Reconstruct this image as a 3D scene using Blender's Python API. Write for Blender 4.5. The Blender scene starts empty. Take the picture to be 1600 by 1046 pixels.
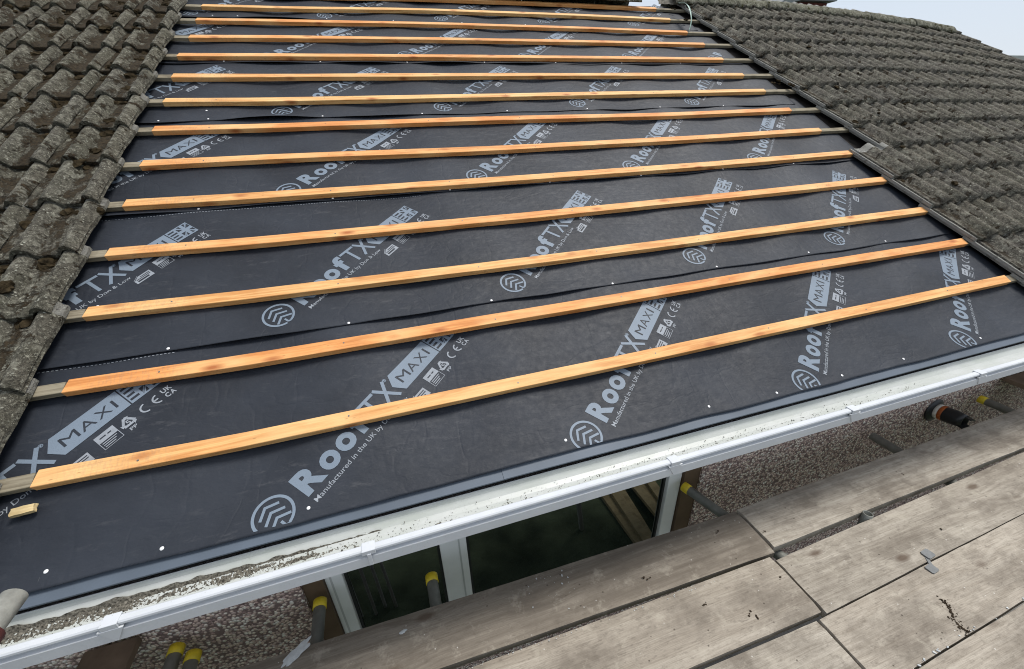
import bpy, bmesh, math, random
from math import sin, cos, pi, radians as rad, sqrt, exp
from mathutils import Vector, Matrix, noise
random.seed(7)
S = bpy.context.scene
COL = S.collection
# ------------------------------------------------------------------ camera
W0, F0 = 1600.0, 645.87
CAMP = Vector((0.0, -1.0358, 1.1449))
Rr = Vector((0.95207537, -0.30417305, -0.03211316))      # right
Rd = Vector((-0.16556865, -0.4242455, -0.89028241))      # down
Rf = Vector((0.25717605, 0.85293289, -0.45427521))       # forward
cam = bpy.data.cameras.new('camera'); co = bpy.data.objects.new('camera', cam); COL.objects.link(co)
cam.sensor_width = 36.0; cam.lens = 36.0 * F0 / W0; cam.clip_start = 0.02; cam.clip_end = 400
m = Matrix.Identity(4)
for i in range(3):
    m[i][0] = Rr[i]; m[i][1] = -Rd[i]; m[i][2] = -Rf[i]; m[i][3] = CAMP[i]
co.matrix_world = m
S.camera = co
# ------------------------------------------------------------------ light
S.view_settings.view_transform = 'Standard'; S.view_settings.look = 'None'
S.view_settings.exposure = 1.15; S.view_settings.gamma = 1.0; S.view_settings.use_curve_mapping = False
SUN_EL, SUN_AZ = rad(67), rad(84)                        # azimuth measured from +Y towards +X
wd = bpy.data.worlds.new('World'); S.world = wd; wd.use_nodes = True
nt = wd.node_tree; nt.nodes.clear()
wo = nt.nodes.new('ShaderNodeOutputWorld'); bg = nt.nodes.new('ShaderNodeBackground'); bg.inputs['Strength'].default_value = 0.066
sky = nt.nodes.new('ShaderNodeTexSky'); sky.sky_type = 'NISHITA'; sky.sun_disc = False
sky.sun_elevation = SUN_EL; sky.sun_rotation = SUN_AZ
tc = nt.nodes.new('ShaderNodeTexCoord'); nz = nt.nodes.new('ShaderNodeTexNoise'); nz.inputs['Scale'].default_value = 2.2; nz.inputs['Detail'].default_value = 5
mp = nt.nodes.new('ShaderNodeMapping'); mp.inputs['Scale'].default_value = (1, 1, 2.6)
rp_ = nt.nodes.new('ShaderNodeMapRange'); rp_.inputs['From Min'].default_value = 0.3; rp_.inputs['From Max'].default_value = 0.7
rp_.inputs['To Min'].default_value = 0.78; rp_.inputs['To Max'].default_value = 0.96
mx = nt.nodes.new('ShaderNodeMix'); mx.data_type = 'RGBA'; mx.inputs['B'].default_value = (4.95, 5.35, 5.95, 1)
L = nt.links.new
L(tc.outputs['Generated'], mp.inputs['Vector']); L(mp.outputs['Vector'], nz.inputs['Vector']); L(nz.outputs['Fac'], rp_.inputs['Value'])
L(rp_.outputs['Result'], mx.inputs['Factor']); L(sky.outputs['Color'], mx.inputs['A']); L(mx.outputs['Result'], bg.inputs['Color']); L(bg.outputs['Background'], wo.inputs['Surface'])
sl = bpy.data.lights.new('sun', 'SUN'); sl.energy = 1.5; sl.angle = rad(20); sl.color = (1.0, 0.96, 0.9)
so = bpy.data.objects.new('sun', sl); COL.objects.link(so)
sd = Vector((sin(SUN_AZ) * cos(SUN_EL), cos(SUN_AZ) * cos(SUN_EL), sin(SUN_EL)))
so.rotation_euler = sd.to_track_quat('Z', 'Y').to_euler(); so.location = (0, 0, 12)
S.cycles.pixel_filter_type = 'BLACKMAN_HARRIS'; S.cycles.filter_width = 1.05
# ------------------------------------------------------------------ helpers
TH = 0.4895
CT, ST = cos(TH), sin(TH)
def rp(u, v, h=0.0): return Vector((u, v * CT - h * ST, v * ST + h * CT))
RX = Matrix.Rotation(TH, 4, 'X')
def rmat(u, v, h, tilt=0.0, rz=0.0): return Matrix.Translation(rp(u, v, h)) @ Matrix.Rotation(TH + tilt, 4, 'X') @ Matrix.Rotation(rz, 4, 'Z')
def fbm(p, o=3):
    a, s, t = 1.0, 0.0, Vector(p)
    for _ in range(o):
        s += a * noise.noise(t); t = t * 2.03 + Vector((3.1, 7.7, 1.3)); a *= 0.5
    return s
def meta(o, label=None, cat=None, group=None, kind=None):
    if label: o['label'] = label
    if cat: o['category'] = cat
    if group: o['group'] = group
    if kind: o['kind'] = kind
    return o
def empty(name, loc=(0, 0, 0), **k):
    o = bpy.data.objects.new(name, None); o.empty_display_size = 0.05; COL.objects.link(o); o.location = loc
    return meta(o, **k)
def wloc(o):
    p = Vector(o.location)
    while o.parent is not None: o = o.parent; p = p + Vector(o.location)
    return p
def wmat(o):
    M = o.matrix_basis.copy()
    while o.parent is not None: o = o.parent; M = o.matrix_basis @ M
    return M
def link(name, me, parent=None, mat=None, mw=None, **k):
    o = bpy.data.objects.new(name, me); COL.objects.link(o)
    if mat is not None and not len(me.materials): me.materials.append(mat)
    if parent is not None:
        o.parent = parent
        if mw is not None: o.matrix_local = wmat(parent).inverted() @ mw
        else: o.location = -wloc(parent)
    elif mw is not None: o.matrix_world = mw
    return meta(o, **k)
def mesh(name, v, f, smooth=False):
    me = bpy.data.meshes.new(name); me.from_pydata([tuple(x) for x in v], [], f); me.update()
    if smooth: me.polygons.foreach_set('use_smooth', [True] * len(me.polygons))
    return me
def bmesh_to(name, bm, smooth=False):
    me = bpy.data.meshes.new(name); bm.normal_update(); bm.to_mesh(me); bm.free()
    if smooth: me.polygons.foreach_set('use_smooth', [True] * len(me.polygons))
    return me
def box_bm(bm, c, s, rot=None):
    r = bmesh.ops.create_cube(bm, size=1.0)
    M = Matrix.Translation(Vector(c)) @ (rot or Matrix.Identity(4)) @ Matrix.Diagonal((s[0], s[1], s[2], 1))
    bmesh.ops.transform(bm, matrix=M, verts=r['verts']); return r['verts']
def box_me(name, lo, hi, bev=0.0):
    bm = bmesh.new(); lo, hi = Vector(lo), Vector(hi)
    box_bm(bm, (lo + hi) / 2, hi - lo)
    if bev: bmesh.ops.bevel(bm, geom=bm.edges[:], offset=bev, segments=2, affect='EDGES', profile=0.6)
    return bmesh_to(name, bm)
def tube_me(name, p0, p1, r, t=0.0, n=20, rings=None, smooth=True):
    """hollow tube from p0 to p1 (wall t) or closed rod when t == 0"""
    p0, p1 = Vector(p0), Vector(p1); d = (p1 - p0); Lh = d.length
    q = d.to_track_quat('Z', 'Y').to_matrix().to_4x4(); M = Matrix.Translation(p0) @ q
    prof = rings or [(r, 0.0), (r, Lh)]
    if t: prof = [(r - t, 0.12)] + [(r - t, 0.0015), (r - t + 0.001, 0.0)] + [(r - 0.001, 0.0), (r, 0.0012), (r, Lh - 0.0012), (r - 0.001, Lh)] + [(r - t, Lh), (r - t, Lh - 0.12)]
    v, f = [], []
    for (rr, z) in prof:
        for k in range(n):
            a = 2 * pi * k / n; v.append(M @ Vector((rr * cos(a), rr * sin(a), z)))
    for i in range(len(prof) - 1):
        for k in range(n):
            f.append((i * n + k, i * n + (k + 1) % n, (i + 1) * n + (k + 1) % n, (i + 1) * n + k))
    f.append(tuple(range(n))[::-1]); f.append(tuple(range((len(prof) - 1) * n, len(prof) * n)))
    me = mesh(name, v, f); 
    for p in me.polygons: p.use_smooth = smooth and len(p.vertices) == 4
    return me
# ------------------------------------------------------------------ materials
def mat(name, rough=0.6, spec=0.4):
    M = bpy.data.materials.new(name); M.use_nodes = True; n = M.node_tree
    b = n.nodes['Principled BSDF']; b.inputs['Roughness'].default_value = rough
    b.inputs['Specular IOR Level'].default_value = spec
    return M, n, b
class G:
    """tiny node helper"""
    def __init__(s, n): s.n = n; s.tc = n.nodes.new('ShaderNodeTexCoord')
    def new(s, t, **k):
        x = s.n.nodes.new(t)
        for a, b in k.items(): setattr(x, a, b)
        return x
    def l(s, a, b): s.n.links.new(a, b)
    def coord(s, scale=(1, 1, 1), rand=0.0, src='Object', rot=(0, 0, 0)):
        mp = s.new('ShaderNodeMapping'); mp.inputs['Scale'].default_value = scale; mp.inputs['Rotation'].default_value = rot
        s.l(s.tc.outputs[src], mp.inputs['Vector'])
        if rand:
            oi = s.new('ShaderNodeObjectInfo'); ml = s.new('ShaderNodeMath', operation='MULTIPLY'); ml.inputs[1].default_value = rand
            s.l(oi.outputs['Random'], ml.inputs[0]); cx = s.new('ShaderNodeCombineXYZ'); s.l(ml.outputs[0], cx.inputs[0]); s.l(ml.outputs[0], cx.inputs[1]); s.l(ml.outputs[0], cx.inputs[2])
            s.l(cx.outputs[0], mp.inputs['Location'])
        return mp.outputs['Vector']
    def noise(s, vec, scale, detail=4, rough=0.55, dist=0.0):
        x = s.new('ShaderNodeTexNoise'); x.inputs['Scale'].default_value = scale; x.inputs['Detail'].default_value = detail
        x.inputs['Roughness'].default_value = rough; x.inputs['Distortion'].default_value = dist
        s.l(vec, x.inputs['Vector']); return x.outputs['Fac']
    def voro(s, vec, scale, out='Distance', rand=1.0):
        x = s.new('ShaderNodeTexVoronoi'); x.inputs['Scale'].default_value = scale; x.inputs['Randomness'].default_value = rand
        s.l(vec, x.inputs['Vector']); return x.outputs[out]
    def ramp(s, f, pts):
        x = s.new('ShaderNodeValToRGB'); e = x.color_ramp.elements
        while len(e) < len(pts): e.new(0.5)
        for el, (p, c) in zip(e, pts):
            el.position = p; el.color = (c, c, c, 1) if not hasattr(c, '__len__') else (*c, 1)
        s.l(f, x.inputs['Fac']); return x.outputs['Color']
    def mix(s, fac, a, b, mode='MIX'):
        x = s.new('ShaderNodeMix', data_type='RGBA', blend_type=mode)
        for key, val in (('Factor', fac), ('A', a), ('B', b)):
            if hasattr(val, 'is_output'): s.l(val, x.inputs[key])
            elif key == 'Factor': x.inputs[key].default_value = val
            else: x.inputs[key].default_value = (*val, 1)
        return x.outputs['Result']
    def math(s, op, a, b=0.0):
        x = s.new('ShaderNodeMath', operation=op)
        for i, val in enumerate((a, b)):
            if hasattr(val, 'is_output'): s.l(val, x.inputs[i])
            else: x.inputs[i].default_value = val
        return x.outputs[0]
    def rnd(s): return s.new('ShaderNodeObjectInfo').outputs['Random']
    def bump(s, h, dist=0.002, strength=1.0, prev=None):
        x = s.new('ShaderNodeBump'); x.inputs['Distance'].default_value = dist; x.inputs['Strength'].default_value = strength
        s.l(h, x.inputs['Height'])
        if prev is not None: s.l(prev, x.inputs['Normal'])
        return x.outputs['Normal']
    def sep(s, vec):
        x = s.new('ShaderNodeSeparateXYZ'); s.l(vec, x.inputs[0]); return x.outputs
def simple(name, c, rough=0.5, spec=0.4, metal=0.0, var=0.25, scale=14, bump=0.0):
    M, n, b = mat(name, rough, spec); g = G(n); b.inputs['Metallic'].default_value = metal
    v = g.coord(rand=3.0); f = g.noise(v, scale, 5)
    lo = tuple(x * (1 - var) for x in c); hi = tuple(min(1, x * (1 + var)) for x in c)
    g.l(g.mix(g.ramp(f, [(0.3, 0), (0.7, 1)]), lo, hi), b.inputs['Base Color'])
    if bump: g.l(g.bump(g.noise(v, scale * 6, 4), bump), b.inputs['Normal'])
    return M
def tile_mat(name, base, light, moss, moss_amt, pan0=0.4, clean=0.85, lich=0.55, rise=0.0):
    M, n, b = mat(name, 0.93, 0.18); g = G(n)
    v = g.coord(rand=17.0); big = g.noise(v, 6, 4); mid = g.noise(v, 28, 5, 0.65); fine = g.noise(v, 160, 4, 0.7)
    c = g.mix(g.ramp(mid, [(0.32, 0), (0.68, 1)]), base, light)
    c = g.mix(g.ramp(fine, [(0.35, 0.75), (0.65, 0)]), c, tuple(x * 0.5 for x in base))
    tint = g.rnd()
    c = g.mix(g.math('MULTIPLY', tint, 0.55), c, (base[0] * 1.5, base[1] * 1.48, base[2] * 1.3))
    # green-grey algae on whole tiles
    c = g.mix(g.math('MULTIPLY', g.ramp(big, [(0.45, 0), (0.7, 1)]), 0.6), c, (base[0] * 0.82, base[1] * 0.88, base[2] * 0.74))
    crust = g.noise(v, 62, 4, 0.85)
    c = g.mix(g.math('MULTIPLY', g.ramp(crust, [(0.42, 1), (0.53, 0)]), 0.72), c, tuple(x * 0.38 for x in base))
    c = g.mix(g.math('MULTIPLY', g.ramp(g.noise(g.coord(rand=3.0), 78, 4, 0.85), [(0.56, 0), (0.63, 1)]), g.math('MINIMUM', lich * 1.9, 1.0)), c, (0.42, 0.41, 0.33))
    pat = g.math('MULTIPLY', g.ramp(g.noise(g.coord(rand=61.0), 20, 5, 0.7), [(0.54, 0), (0.60, 1)]), lich)
    c = g.mix(pat, c, (0.37, 0.36, 0.29))
    # pale lichen spots
    lv = g.voro(g.coord(rand=9.0, scale=(1, 1, 1)), 55)
    spot = g.math('MULTIPLY', g.ramp(lv, [(0.13, 1), (0.24, 0)]), g.ramp(g.noise(v, 11, 3), [(0.52, 0), (0.62, 1)]))
    c = g.mix(g.math('MULTIPLY', spot, 0.85), c, (0.50, 0.50, 0.42))
    # moss and soil patches with their own ragged outline
    mf = g.noise(g.coord(rand=23.0), 15, 6, 0.68, 0.6)
    mo = g.ramp(mf, [(0.62 - moss_amt, 0), (0.67 - moss_amt, 1)])
    mc = g.mix(g.ramp(g.noise(v, 70, 4, 0.7), [(0.4, 0), (0.62, 1)]), moss, (moss[0] * 2.4, moss[1] * 2.2, moss[2] * 1.9))
    c = g.mix(mo, c, mc)
    ox = g.sep(g.coord())
    # soil and moss that has settled in the pans between the rolls
    dpan = g.math('MINIMUM', g.math('ABSOLUTE', g.math('ADD', ox[0], -0.048)), g.math('ABSOLUTE', g.math('ADD', ox[0], -0.1975)))
    pw = g.math('ADD', g.math('MULTIPLY', dpan, -10.0), g.math('MULTIPLY', g.noise(g.coord(rand=29.0, scale=(1, 0.55, 1)), 19, 6, 0.75), 2.6))
    if rise:
        lz = g.sep(g.new('ShaderNodeObjectInfo').outputs['Location']); pw = g.math('ADD', pw, g.math('MULTIPLY', lz[2], rise))
    pm = g.ramp(g.math('MULTIPLY', pw, 0.4), [(pan0 * 0.4, 0), (pan0 * 0.4 + 0.07, 1)])
    c = g.mix(g.math('MULTIPLY', pm, 0.9), c, mc)
    # strips that other tiles used to cover stayed clean
    cl = g.math('MAXIMUM', g.ramp(ox[0], [(0.0, 0), (0.001, 0)]), g.math('LESS_THAN', ox[0], -0.006))
    cl = g.math('MAXIMUM', cl, g.math('GREATER_THAN', ox[1], 0.352))
    c = g.mix(g.math('MULTIPLY', cl, clean), c, (0.34, 0.335, 0.31))
    g.l(c, b.inputs['Base Color'])
    hgt = g.mix(0.5, mid, fine)
    nm = g.bump(hgt, 0.012, 1.0); nm = g.bump(crust, 0.010, 0.9, nm); nm = g.bump(mo, 0.010, 0.9, nm); nm = g.bump(pm, 0.006, 0.8, nm); g.l(nm, b.inputs['Normal'])
    return M
M_TILE_L = tile_mat('weathered_concrete_left', (0.088, 0.081, 0.065), (0.245, 0.228, 0.186), (0.024, 0.018, 0.011), 0.05, 1.26, 0.5, 0.34, 0.27)
M_TILE_R = tile_mat('weathered_concrete_right', (0.112, 0.101, 0.086), (0.25, 0.228, 0.195), (0.024, 0.019, 0.013), 0.04, 1.12, 0.85, 0.3)
M_RIDGE = tile_mat('weathered_ridge', (0.13, 0.125, 0.095), (0.28, 0.27, 0.21), (0.035, 0.035, 0.014), 0.06, 9.0, 0.0)
M_MOSS = simple('moss_clumps', (0.040, 0.030, 0.017), 1.0, 0.05, var=0.7, scale=40, bump=0.008)
M_CLEAN = simple('clean_concrete', (0.27, 0.27, 0.26), 0.85, 0.2, var=0.2, scale=30, bump=0.001)
def timber_new():
    M, n, b = mat('new_softwood', 0.62, 0.3); g = G(n)
    v = g.coord(scale=(1.6, 26, 26), rand=31.0); r = g.rnd()
    gr = g.noise(v, 2.2, 5, 0.6, 0.8); fib = g.noise(g.coord(scale=(3, 160, 160), rand=5), 2.0, 3)
    a = g.mix(r, (0.82, 0.53, 0.225), (0.80, 0.335, 0.10))
    d = g.mix(r, (0.60, 0.295, 0.095), (0.56, 0.20, 0.052))
    c = g.mix(g.ramp(gr, [(0.38, 1), (0.62, 0)]), a, d)
    c = g.mix(g.math('MULTIPLY', g.ramp(fib, [(0.35, 1), (0.6, 0)]), 0.25), c, (0.42, 0.20, 0.075))
    cl = g.noise(g.coord(rand=13, scale=(1, 2, 2)), 3.2, 3)
    c = g.mix(g.math('MULTIPLY', g.ramp(cl, [(0.45, 0), (0.75, 1)]), 0.7), c, (0.84, 0.56, 0.26))
    kn = g.voro(g.coord(scale=(3.4, 9, 9), rand=41.0), 1.3)
    c = g.mix(g.math('MULTIPLY', g.ramp(kn, [(0.05, 1), (0.22, 0)]), 0.9), c, (0.36, 0.10, 0.025))
    c = g.mix(g.math('MULTIPLY', g.ramp(g.voro(g.coord(scale=(9, 30, 30), rand=2.0), 1.4), [(0.05, 1), (0.11, 0)]), 0.6), c, (0.30, 0.14, 0.05))
    # faint grey stamp smear near the left end
    xs = g.sep(g.coord()); sm = g.math('MULTIPLY', g.ramp(g.math('ABSOLUTE', g.math('ADD', xs[0], -0.22)), [(0.1, 1), (0.19, 0)]), g.ramp(g.noise(g.coord(scale=(60, 22, 22), rand=7), 2.0, 2), [(0.5, 0), (0.58, 1)]))
    c = g.mix(g.math('MULTIPLY', sm, 0.17), c, (0.22, 0.17, 0.13))
    g.l(c, b.inputs['Base Color']); g.l(g.bump(fib, 0.0008, 0.8), b.inputs['Normal']); return M
M_NEW = timber_new()
def timber_old(name, lo, hi, sx=2.0):
    M, n, b = mat(name, 0.85, 0.2); g = G(n)
    gr = g.noise(g.coord(scale=(sx, 40, 40), rand=31.0), 2.2, 5, 0.65, 0.5); bl = g.noise(g.coord(rand=11), 9, 4)
    c = g.mix(g.ramp(gr, [(0.3, 0), (0.7, 1)]), lo, hi)
    c = g.mix(g.math('MULTIPLY', g.ramp(bl, [(0.5, 0), (0.65, 1)]), 0.5), c, tuple(x * 0.5 for x in lo))
    g.l(c, b.inputs['Base Color']); g.l(g.bump(gr, 0.001, 0.7), b.inputs['Normal']); return M
M_OLD = timber_old('old_timber', (0.15, 0.125, 0.085), (0.34, 0.30, 0.22))
def board_mat():
    M, n, b = mat('scaffold_board_wood', 0.88, 0.2); g = G(n)
    at = g.new('ShaderNodeAttribute'); at.attribute_type = 'OBJECT'; at.attribute_name = '["wear"]'
    r = at.outputs['Fac']
    v = g.coord(scale=(0.7, 22, 22), rand=37.0)
    kn = g.voro(g.coord(scale=(2.2, 5.5, 5.5), rand=53.0), 1.1)
    warp = g.new('ShaderNodeVectorMath', operation='ADD'); g.l(v, warp.inputs[0])
    kz = g.ramp(kn, [(0.0, 1), (0.42, 0)]); cz = g.new('ShaderNodeCombineXYZ'); g.l(g.math('MULTIPLY', kz, 0.8), cz.inputs[1]); g.l(cz.outputs[0], warp.inputs[1])
    gr = g.noise(warp.outputs[0], 1.5, 6, 0.66, 0.25); fib = g.noise(g.coord(scale=(5, 210, 210), rand=3.0), 1.4, 4, 0.75)
    dirt = g.noise(g.coord(rand=19.0, scale=(1, 1.6, 1.6)), 3.6, 6, 0.66); dirt2 = g.noise(g.coord(rand=71.0), 13, 5, 0.7)
    light = g.mix(g.ramp(gr, [(0.33, 0), (0.62, 1)]), (0.305, 0.270, 0.222), (0.50, 0.458, 0.39))
    dark = g.mix(g.ramp(gr, [(0.33, 0), (0.62, 1)]), (0.125, 0.104, 0.082), (0.245, 0.210, 0.168))
    c = g.mix(r, light, dark)
    rn = g.rnd(); c = g.mix(g.math('MULTIPLY', rn, 0.4), c, (0.35, 0.295, 0.235))
    c = g.mix(g.math('MULTIPLY', g.ramp(fib, [(0.34, 1), (0.56, 0)]), 0.42), c, (0.13, 0.105, 0.08))
    c = g.mix(g.math('MULTIPLY', g.ramp(dirt, [(0.44, 0), (0.64, 1)]), 0.72), c, (0.140, 0.118, 0.095))
    c = g.mix(g.math('MULTIPLY', g.ramp(dirt2, [(0.56, 0), (0.66, 1)]), 0.38), c, (0.44, 0.40, 0.33))
    rub = g.noise(g.coord(rand=43.0, scale=(1, 3, 3)), 30, 5, 0.75); c = g.mix(g.math('MULTIPLY', g.ramp(rub, [(0.53, 0), (0.66, 1)]), 0.42), c, (0.115, 0.097, 0.078))
    c = g.mix(g.math('MULTIPLY', g.ramp(kn, [(0.05, 1), (0.12, 0)]), 0.8), c, (0.10, 0.07, 0.05))
    sp = g.voro(g.coord(rand=5.0, scale=(1, 1.3, 1)), 16); c = g.mix(g.math('MULTIPLY', g.ramp(sp, [(0.045, 1), (0.075, 0)]), 0.7), c, (0.05, 0.04, 0.03))
    ws = g.voro(g.coord(rand=8.0), 21); c = g.mix(g.math('MULTIPLY', g.ramp(ws, [(0.04, 1), (0.06, 0)]), 0.7), c, (0.62, 0.6, 0.56))
    g.l(c, b.inputs['Base Color'])
    nm = g.bump(g.mix(0.5, gr, fib), 0.003, 0.75); g.l(nm, b.inputs['Normal']); return M
M_BOARD = board_mat()
def membrane_mat():
    M, n, b = mat('breather_membrane', 0.56, 0.27); g = G(n)
    v = g.coord(); big = g.noise(v, 2.6, 4); sm = g.noise(g.coord(scale=(1, 1, 1)), 34, 4, 0.7); weave = g.noise(v, 900, 2)
    c = g.mix(g.ramp(big, [(0.35, 0), (0.7, 1)]), (0.0160, 0.0192, 0.0262), (0.0275, 0.0325, 0.0430))
    # dusty scuffs
    sc = g.noise(g.coord(scale=(7, 26, 26), rot=(0, 0, 0.35)), 1.6, 5, 0.75)
    dust = g.math('MULTIPLY', g.ramp(sc, [(0.55, 0), (0.74, 1)]), g.ramp(g.noise(v, 3.7, 3), [(0.42, 0), (0.62, 1)]))
    c = g.mix(g.math('MULTIPLY', dust, 0.42), c, (0.11, 0.11, 0.115))
    sk = g.voro(g.coord(scale=(46, 3.2, 3.2), rot=(0, 0, 0.18)), 1.5); scr = g.math('MULTIPLY', g.ramp(sk, [(0.02, 1), (0.045, 0)]), g.ramp(g.noise(v, 2.1, 2), [(0.56, 0), (0.60, 1)]))
    c = g.mix(g.math('MULTIPLY', scr, 0.45), c, (0.17, 0.17, 0.17))
    g.l(c, b.inputs['Base Color'])
    g.l(g.ramp(sm, [(0.3, 0.49), (0.7, 0.63)]), b.inputs['Roughness'])
    cr1 = g.math('ABSOLUTE', g.math('ADD', g.noise(g.coord(scale=(1, 2.2, 2.2), rot=(0, 0, 0.5)), 2.4, 3, 0.5, 0.4), -0.5)); cr2 = g.math('ABSOLUTE', g.math('ADD', g.noise(g.coord(scale=(2.4, 1, 1), rot=(0, 0, -0.4)), 2.0, 3, 0.5, 0.3), -0.48))
    nm = g.bump(g.ramp(g.math('MINIMUM', cr1, cr2), [(0.0, 0), (0.022, 1)]), 0.0016, 0.32); nm = g.bump(weave, 0.0006, 0.5, nm); nm = g.bump(g.noise(g.coord(scale=(1, 1.8, 1.8)), 9, 4, 0.6), 0.008, 0.6, nm); g.l(nm, b.inputs['Normal']); return M
M_MEM = membrane_mat()
def ink_mat():
    M, n, b = mat('pale_blue_ink', 0.55, 0.35); g = G(n)
    f = g.noise(g.coord(), 420, 3, 0.7); f2 = g.noise(g.coord(), 9, 4)
    c = g.mix(g.ramp(f, [(0.30, 0.42), (0.48, 0)]), (0.178, 0.222, 0.276), (0.06, 0.07, 0.085))
    c = g.mix(g.math('MULTIPLY', g.ramp(f2, [(0.45, 0), (0.75, 1)]), 0.35), c, (0.15, 0.185, 0.23))
    g.l(c, b.inputs['Base Color']); return M
M_INK = ink_mat()
M_INKTXT = simple('pale_grey_ink', (0.26, 0.282, 0.312), 0.55, 0.3, var=0.12, scale=60)
M_TRAY = simple('eaves_tray_plastic', (0.088, 0.110, 0.140), 0.55, 0.4, var=0.12, scale=5, bump=0.0004)
def gutter_mat():
    M, n, b = mat('white_upvc', 0.5, 0.4); g = G(n); v = g.coord()
    f = g.noise(v, 7, 5, 0.65); st = g.noise(g.coord(scale=(2, 30, 30)), 3, 5, 0.7)
    c = g.mix(g.ramp(f, [(0.35, 0), (0.7, 1)]), (0.53, 0.55, 0.58), (0.59, 0.61, 0.635))
    c = g.mix(g.math('MULTIPLY', g.ramp(st, [(0.52, 0), (0.72, 1)]), 0.35), c, (0.52, 0.54, 0.48))
    c = g.mix(g.math('MULTIPLY', g.ramp(g.voro(v, 60), [(0.06, 1), (0.12, 0)]), 0.35), c, (0.3, 0.29, 0.25))
    g.l(c, b.inputs['Base Color']); return M
M_UPVC = gutter_mat()
def gutter_in_mat():
    M, n, b = mat('stained_upvc', 0.4, 0.45); g = G(n); v = g.coord()
    f = g.noise(g.coord(scale=(1, 4, 4)), 5, 5, 0.65)
    c = g.mix(g.ramp(f, [(0.35, 0), (0.68, 1)]), (0.52, 0.535, 0.52), (0.43, 0.455, 0.42))
    c = g.mix(g.math('MULTIPLY', g.ramp(g.noise(v, 90, 5, 0.75), [(0.60, 0), (0.72, 1)]), 0.3), c, (0.25, 0.24, 0.19))
    g.l(c, b.inputs['Base Color']); return M
M_UPVC_IN = gutter_in_mat()
M_FRAME = simple('window_upvc', (0.72, 0.73, 0.73), 0.35, 0.5, var=0.05, scale=8)
M_FRAMEG = simple('window_groove', (0.45, 0.46, 0.46), 0.4, 0.4, var=0.05)
def pebble_mat():
    M, n, b = mat('pebbledash', 0.85, 0.3); g = G(n)
    v = g.coord(); d = g.noise(v, 60, 3); ad = g.new('ShaderNodeVectorMath', operation='ADD'); cz = g.new('ShaderNodeCombineXYZ')
    g.l(g.math('MULTIPLY', d, 0.006), cz.inputs[0]); g.l(v, ad.inputs[0]); g.l(cz.outputs[0], ad.inputs[1])
    vec = ad.outputs[0]
    x = g.new('ShaderNodeTexVoronoi'); x.inputs['Scale'].default_value = 74; g.l(vec, x.inputs['Vector'])
    s = g.sep(x.outputs['Color'])
    c = g.ramp(s[0], [(0.0, (0.18, 0.125, 0.12)), (0.18, (0.50, 0.35, 0.31)), (0.40, (0.74, 0.58, 0.49)), (0.58, (0.55, 0.40, 0.365)), (0.74, (0.84, 0.73, 0.62)), (0.90, (0.90, 0.85, 0.78)), (1.0, (0.30, 0.235, 0.22))])
    cr = g.ramp(x.outputs['Distance'], [(0.46, 0), (0.68, 1)])
    c = g.mix(cr, c, (0.17, 0.12, 0.11))
    c = g.mix(g.math('MULTIPLY', g.ramp(g.noise(v, 4, 4), [(0.4, 0), (0.7, 1)]), 0.1), c, (0.24, 0.18, 0.17))
    g.l(c, b.inputs['Base Color'])
    g.l(g.bump(g.ramp(x.outputs['Distance'], [(0.0, 1), (0.6, 0)]), 0.008, 1.0), b.inputs['Normal']); return M
M_PEBBLE = pebble_mat()
M_BROWN = simple('brown_paint', (0.105, 0.068, 0.042), 0.6, 0.3, var=0.2, scale=6, bump=0.0006)
M_BROWNB = simple('brown_stained_wood', (0.145, 0.105, 0.072), 0.75, 0.25, var=0.35, scale=9, bump=0.001)
M_GALV = simple('galvanised_tube', (0.205, 0.21, 0.19), 0.55, 0.45, metal=0.25, var=0.25, scale=18, bump=0.0004)
M_GALVP = simple('chalky_painted_tube', (0.25, 0.25, 0.225), 0.75, 0.3, var=0.35, scale=26, bump=0.0008)
M_RUST = simple('red_oxide_coupler', (0.085, 0.024, 0.022), 0.7, 0.3, var=0.4, scale=30, bump=0.001)
M_YEL = simple('yellow_cap', (0.62, 0.47, 0.022), 0.5, 0.4, var=0.2, scale=30)
M_BLK = simple('black_plastic', (0.014, 0.015, 0.017), 0.42, 0.45, var=0.25)
M_FLUEW = simple('white_flue_ring', (0.62, 0.60, 0.55), 0.5, 0.4, var=0.2, scale=30)
M_FLUEO = simple('orange_flue_seal', (0.42, 0.11, 0.025), 0.55, 0.4, var=0.45, scale=30)
M_STEEL = simple('steel_clip', (0.15, 0.156, 0.158), 0.6, 0.4, metal=0.2, var=0.2, scale=30, bump=0.0004)
M_NAIL = simple('galvanised_nail', (0.78, 0.78, 0.78), 0.4, 0.5, metal=0.1, var=0.06, scale=200)
M_BNAIL = simple('dull_nail_head', (0.16, 0.15, 0.14), 0.5, 0.4, metal=0.4)
M_SILT = simple('gutter_silt', (0.175, 0.162, 0.135), 1.0, 0.05, var=0.85, scale=150, bump=0.003)
M_DIRT = simple('dark_dirt', (0.05, 0.036, 0.024), 1.0, 0.05, var=0.5, scale=120, bump=0.002)
M_PAINT = simple('pale_paint', (0.52, 0.54, 0.54), 0.6, 0.35, var=0.12, scale=80, bump=0.001)
M_CHIP = timber_old('pale_offcut', (0.50, 0.36, 0.17), (0.68, 0.54, 0.30), 6)
M_STRAP = simple('pale_green_plastic', (0.36, 0.50, 0.43), 0.4, 0.5, var=0.15, scale=30)
M_FELT = simple('old_black_felt', (0.020, 0.018, 0.017), 0.85, 0.2, var=0.4, scale=12, bump=0.003)
M_FELT2 = simple('old_brown_felt', (0.028, 0.024, 0.021), 0.9, 0.15, var=0.5, scale=18, bump=0.003)
M_MORTAR = simple('ridge_mortar', (0.20, 0.185, 0.155), 0.95, 0.1, var=0.5, scale=40, bump=0.006)
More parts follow.
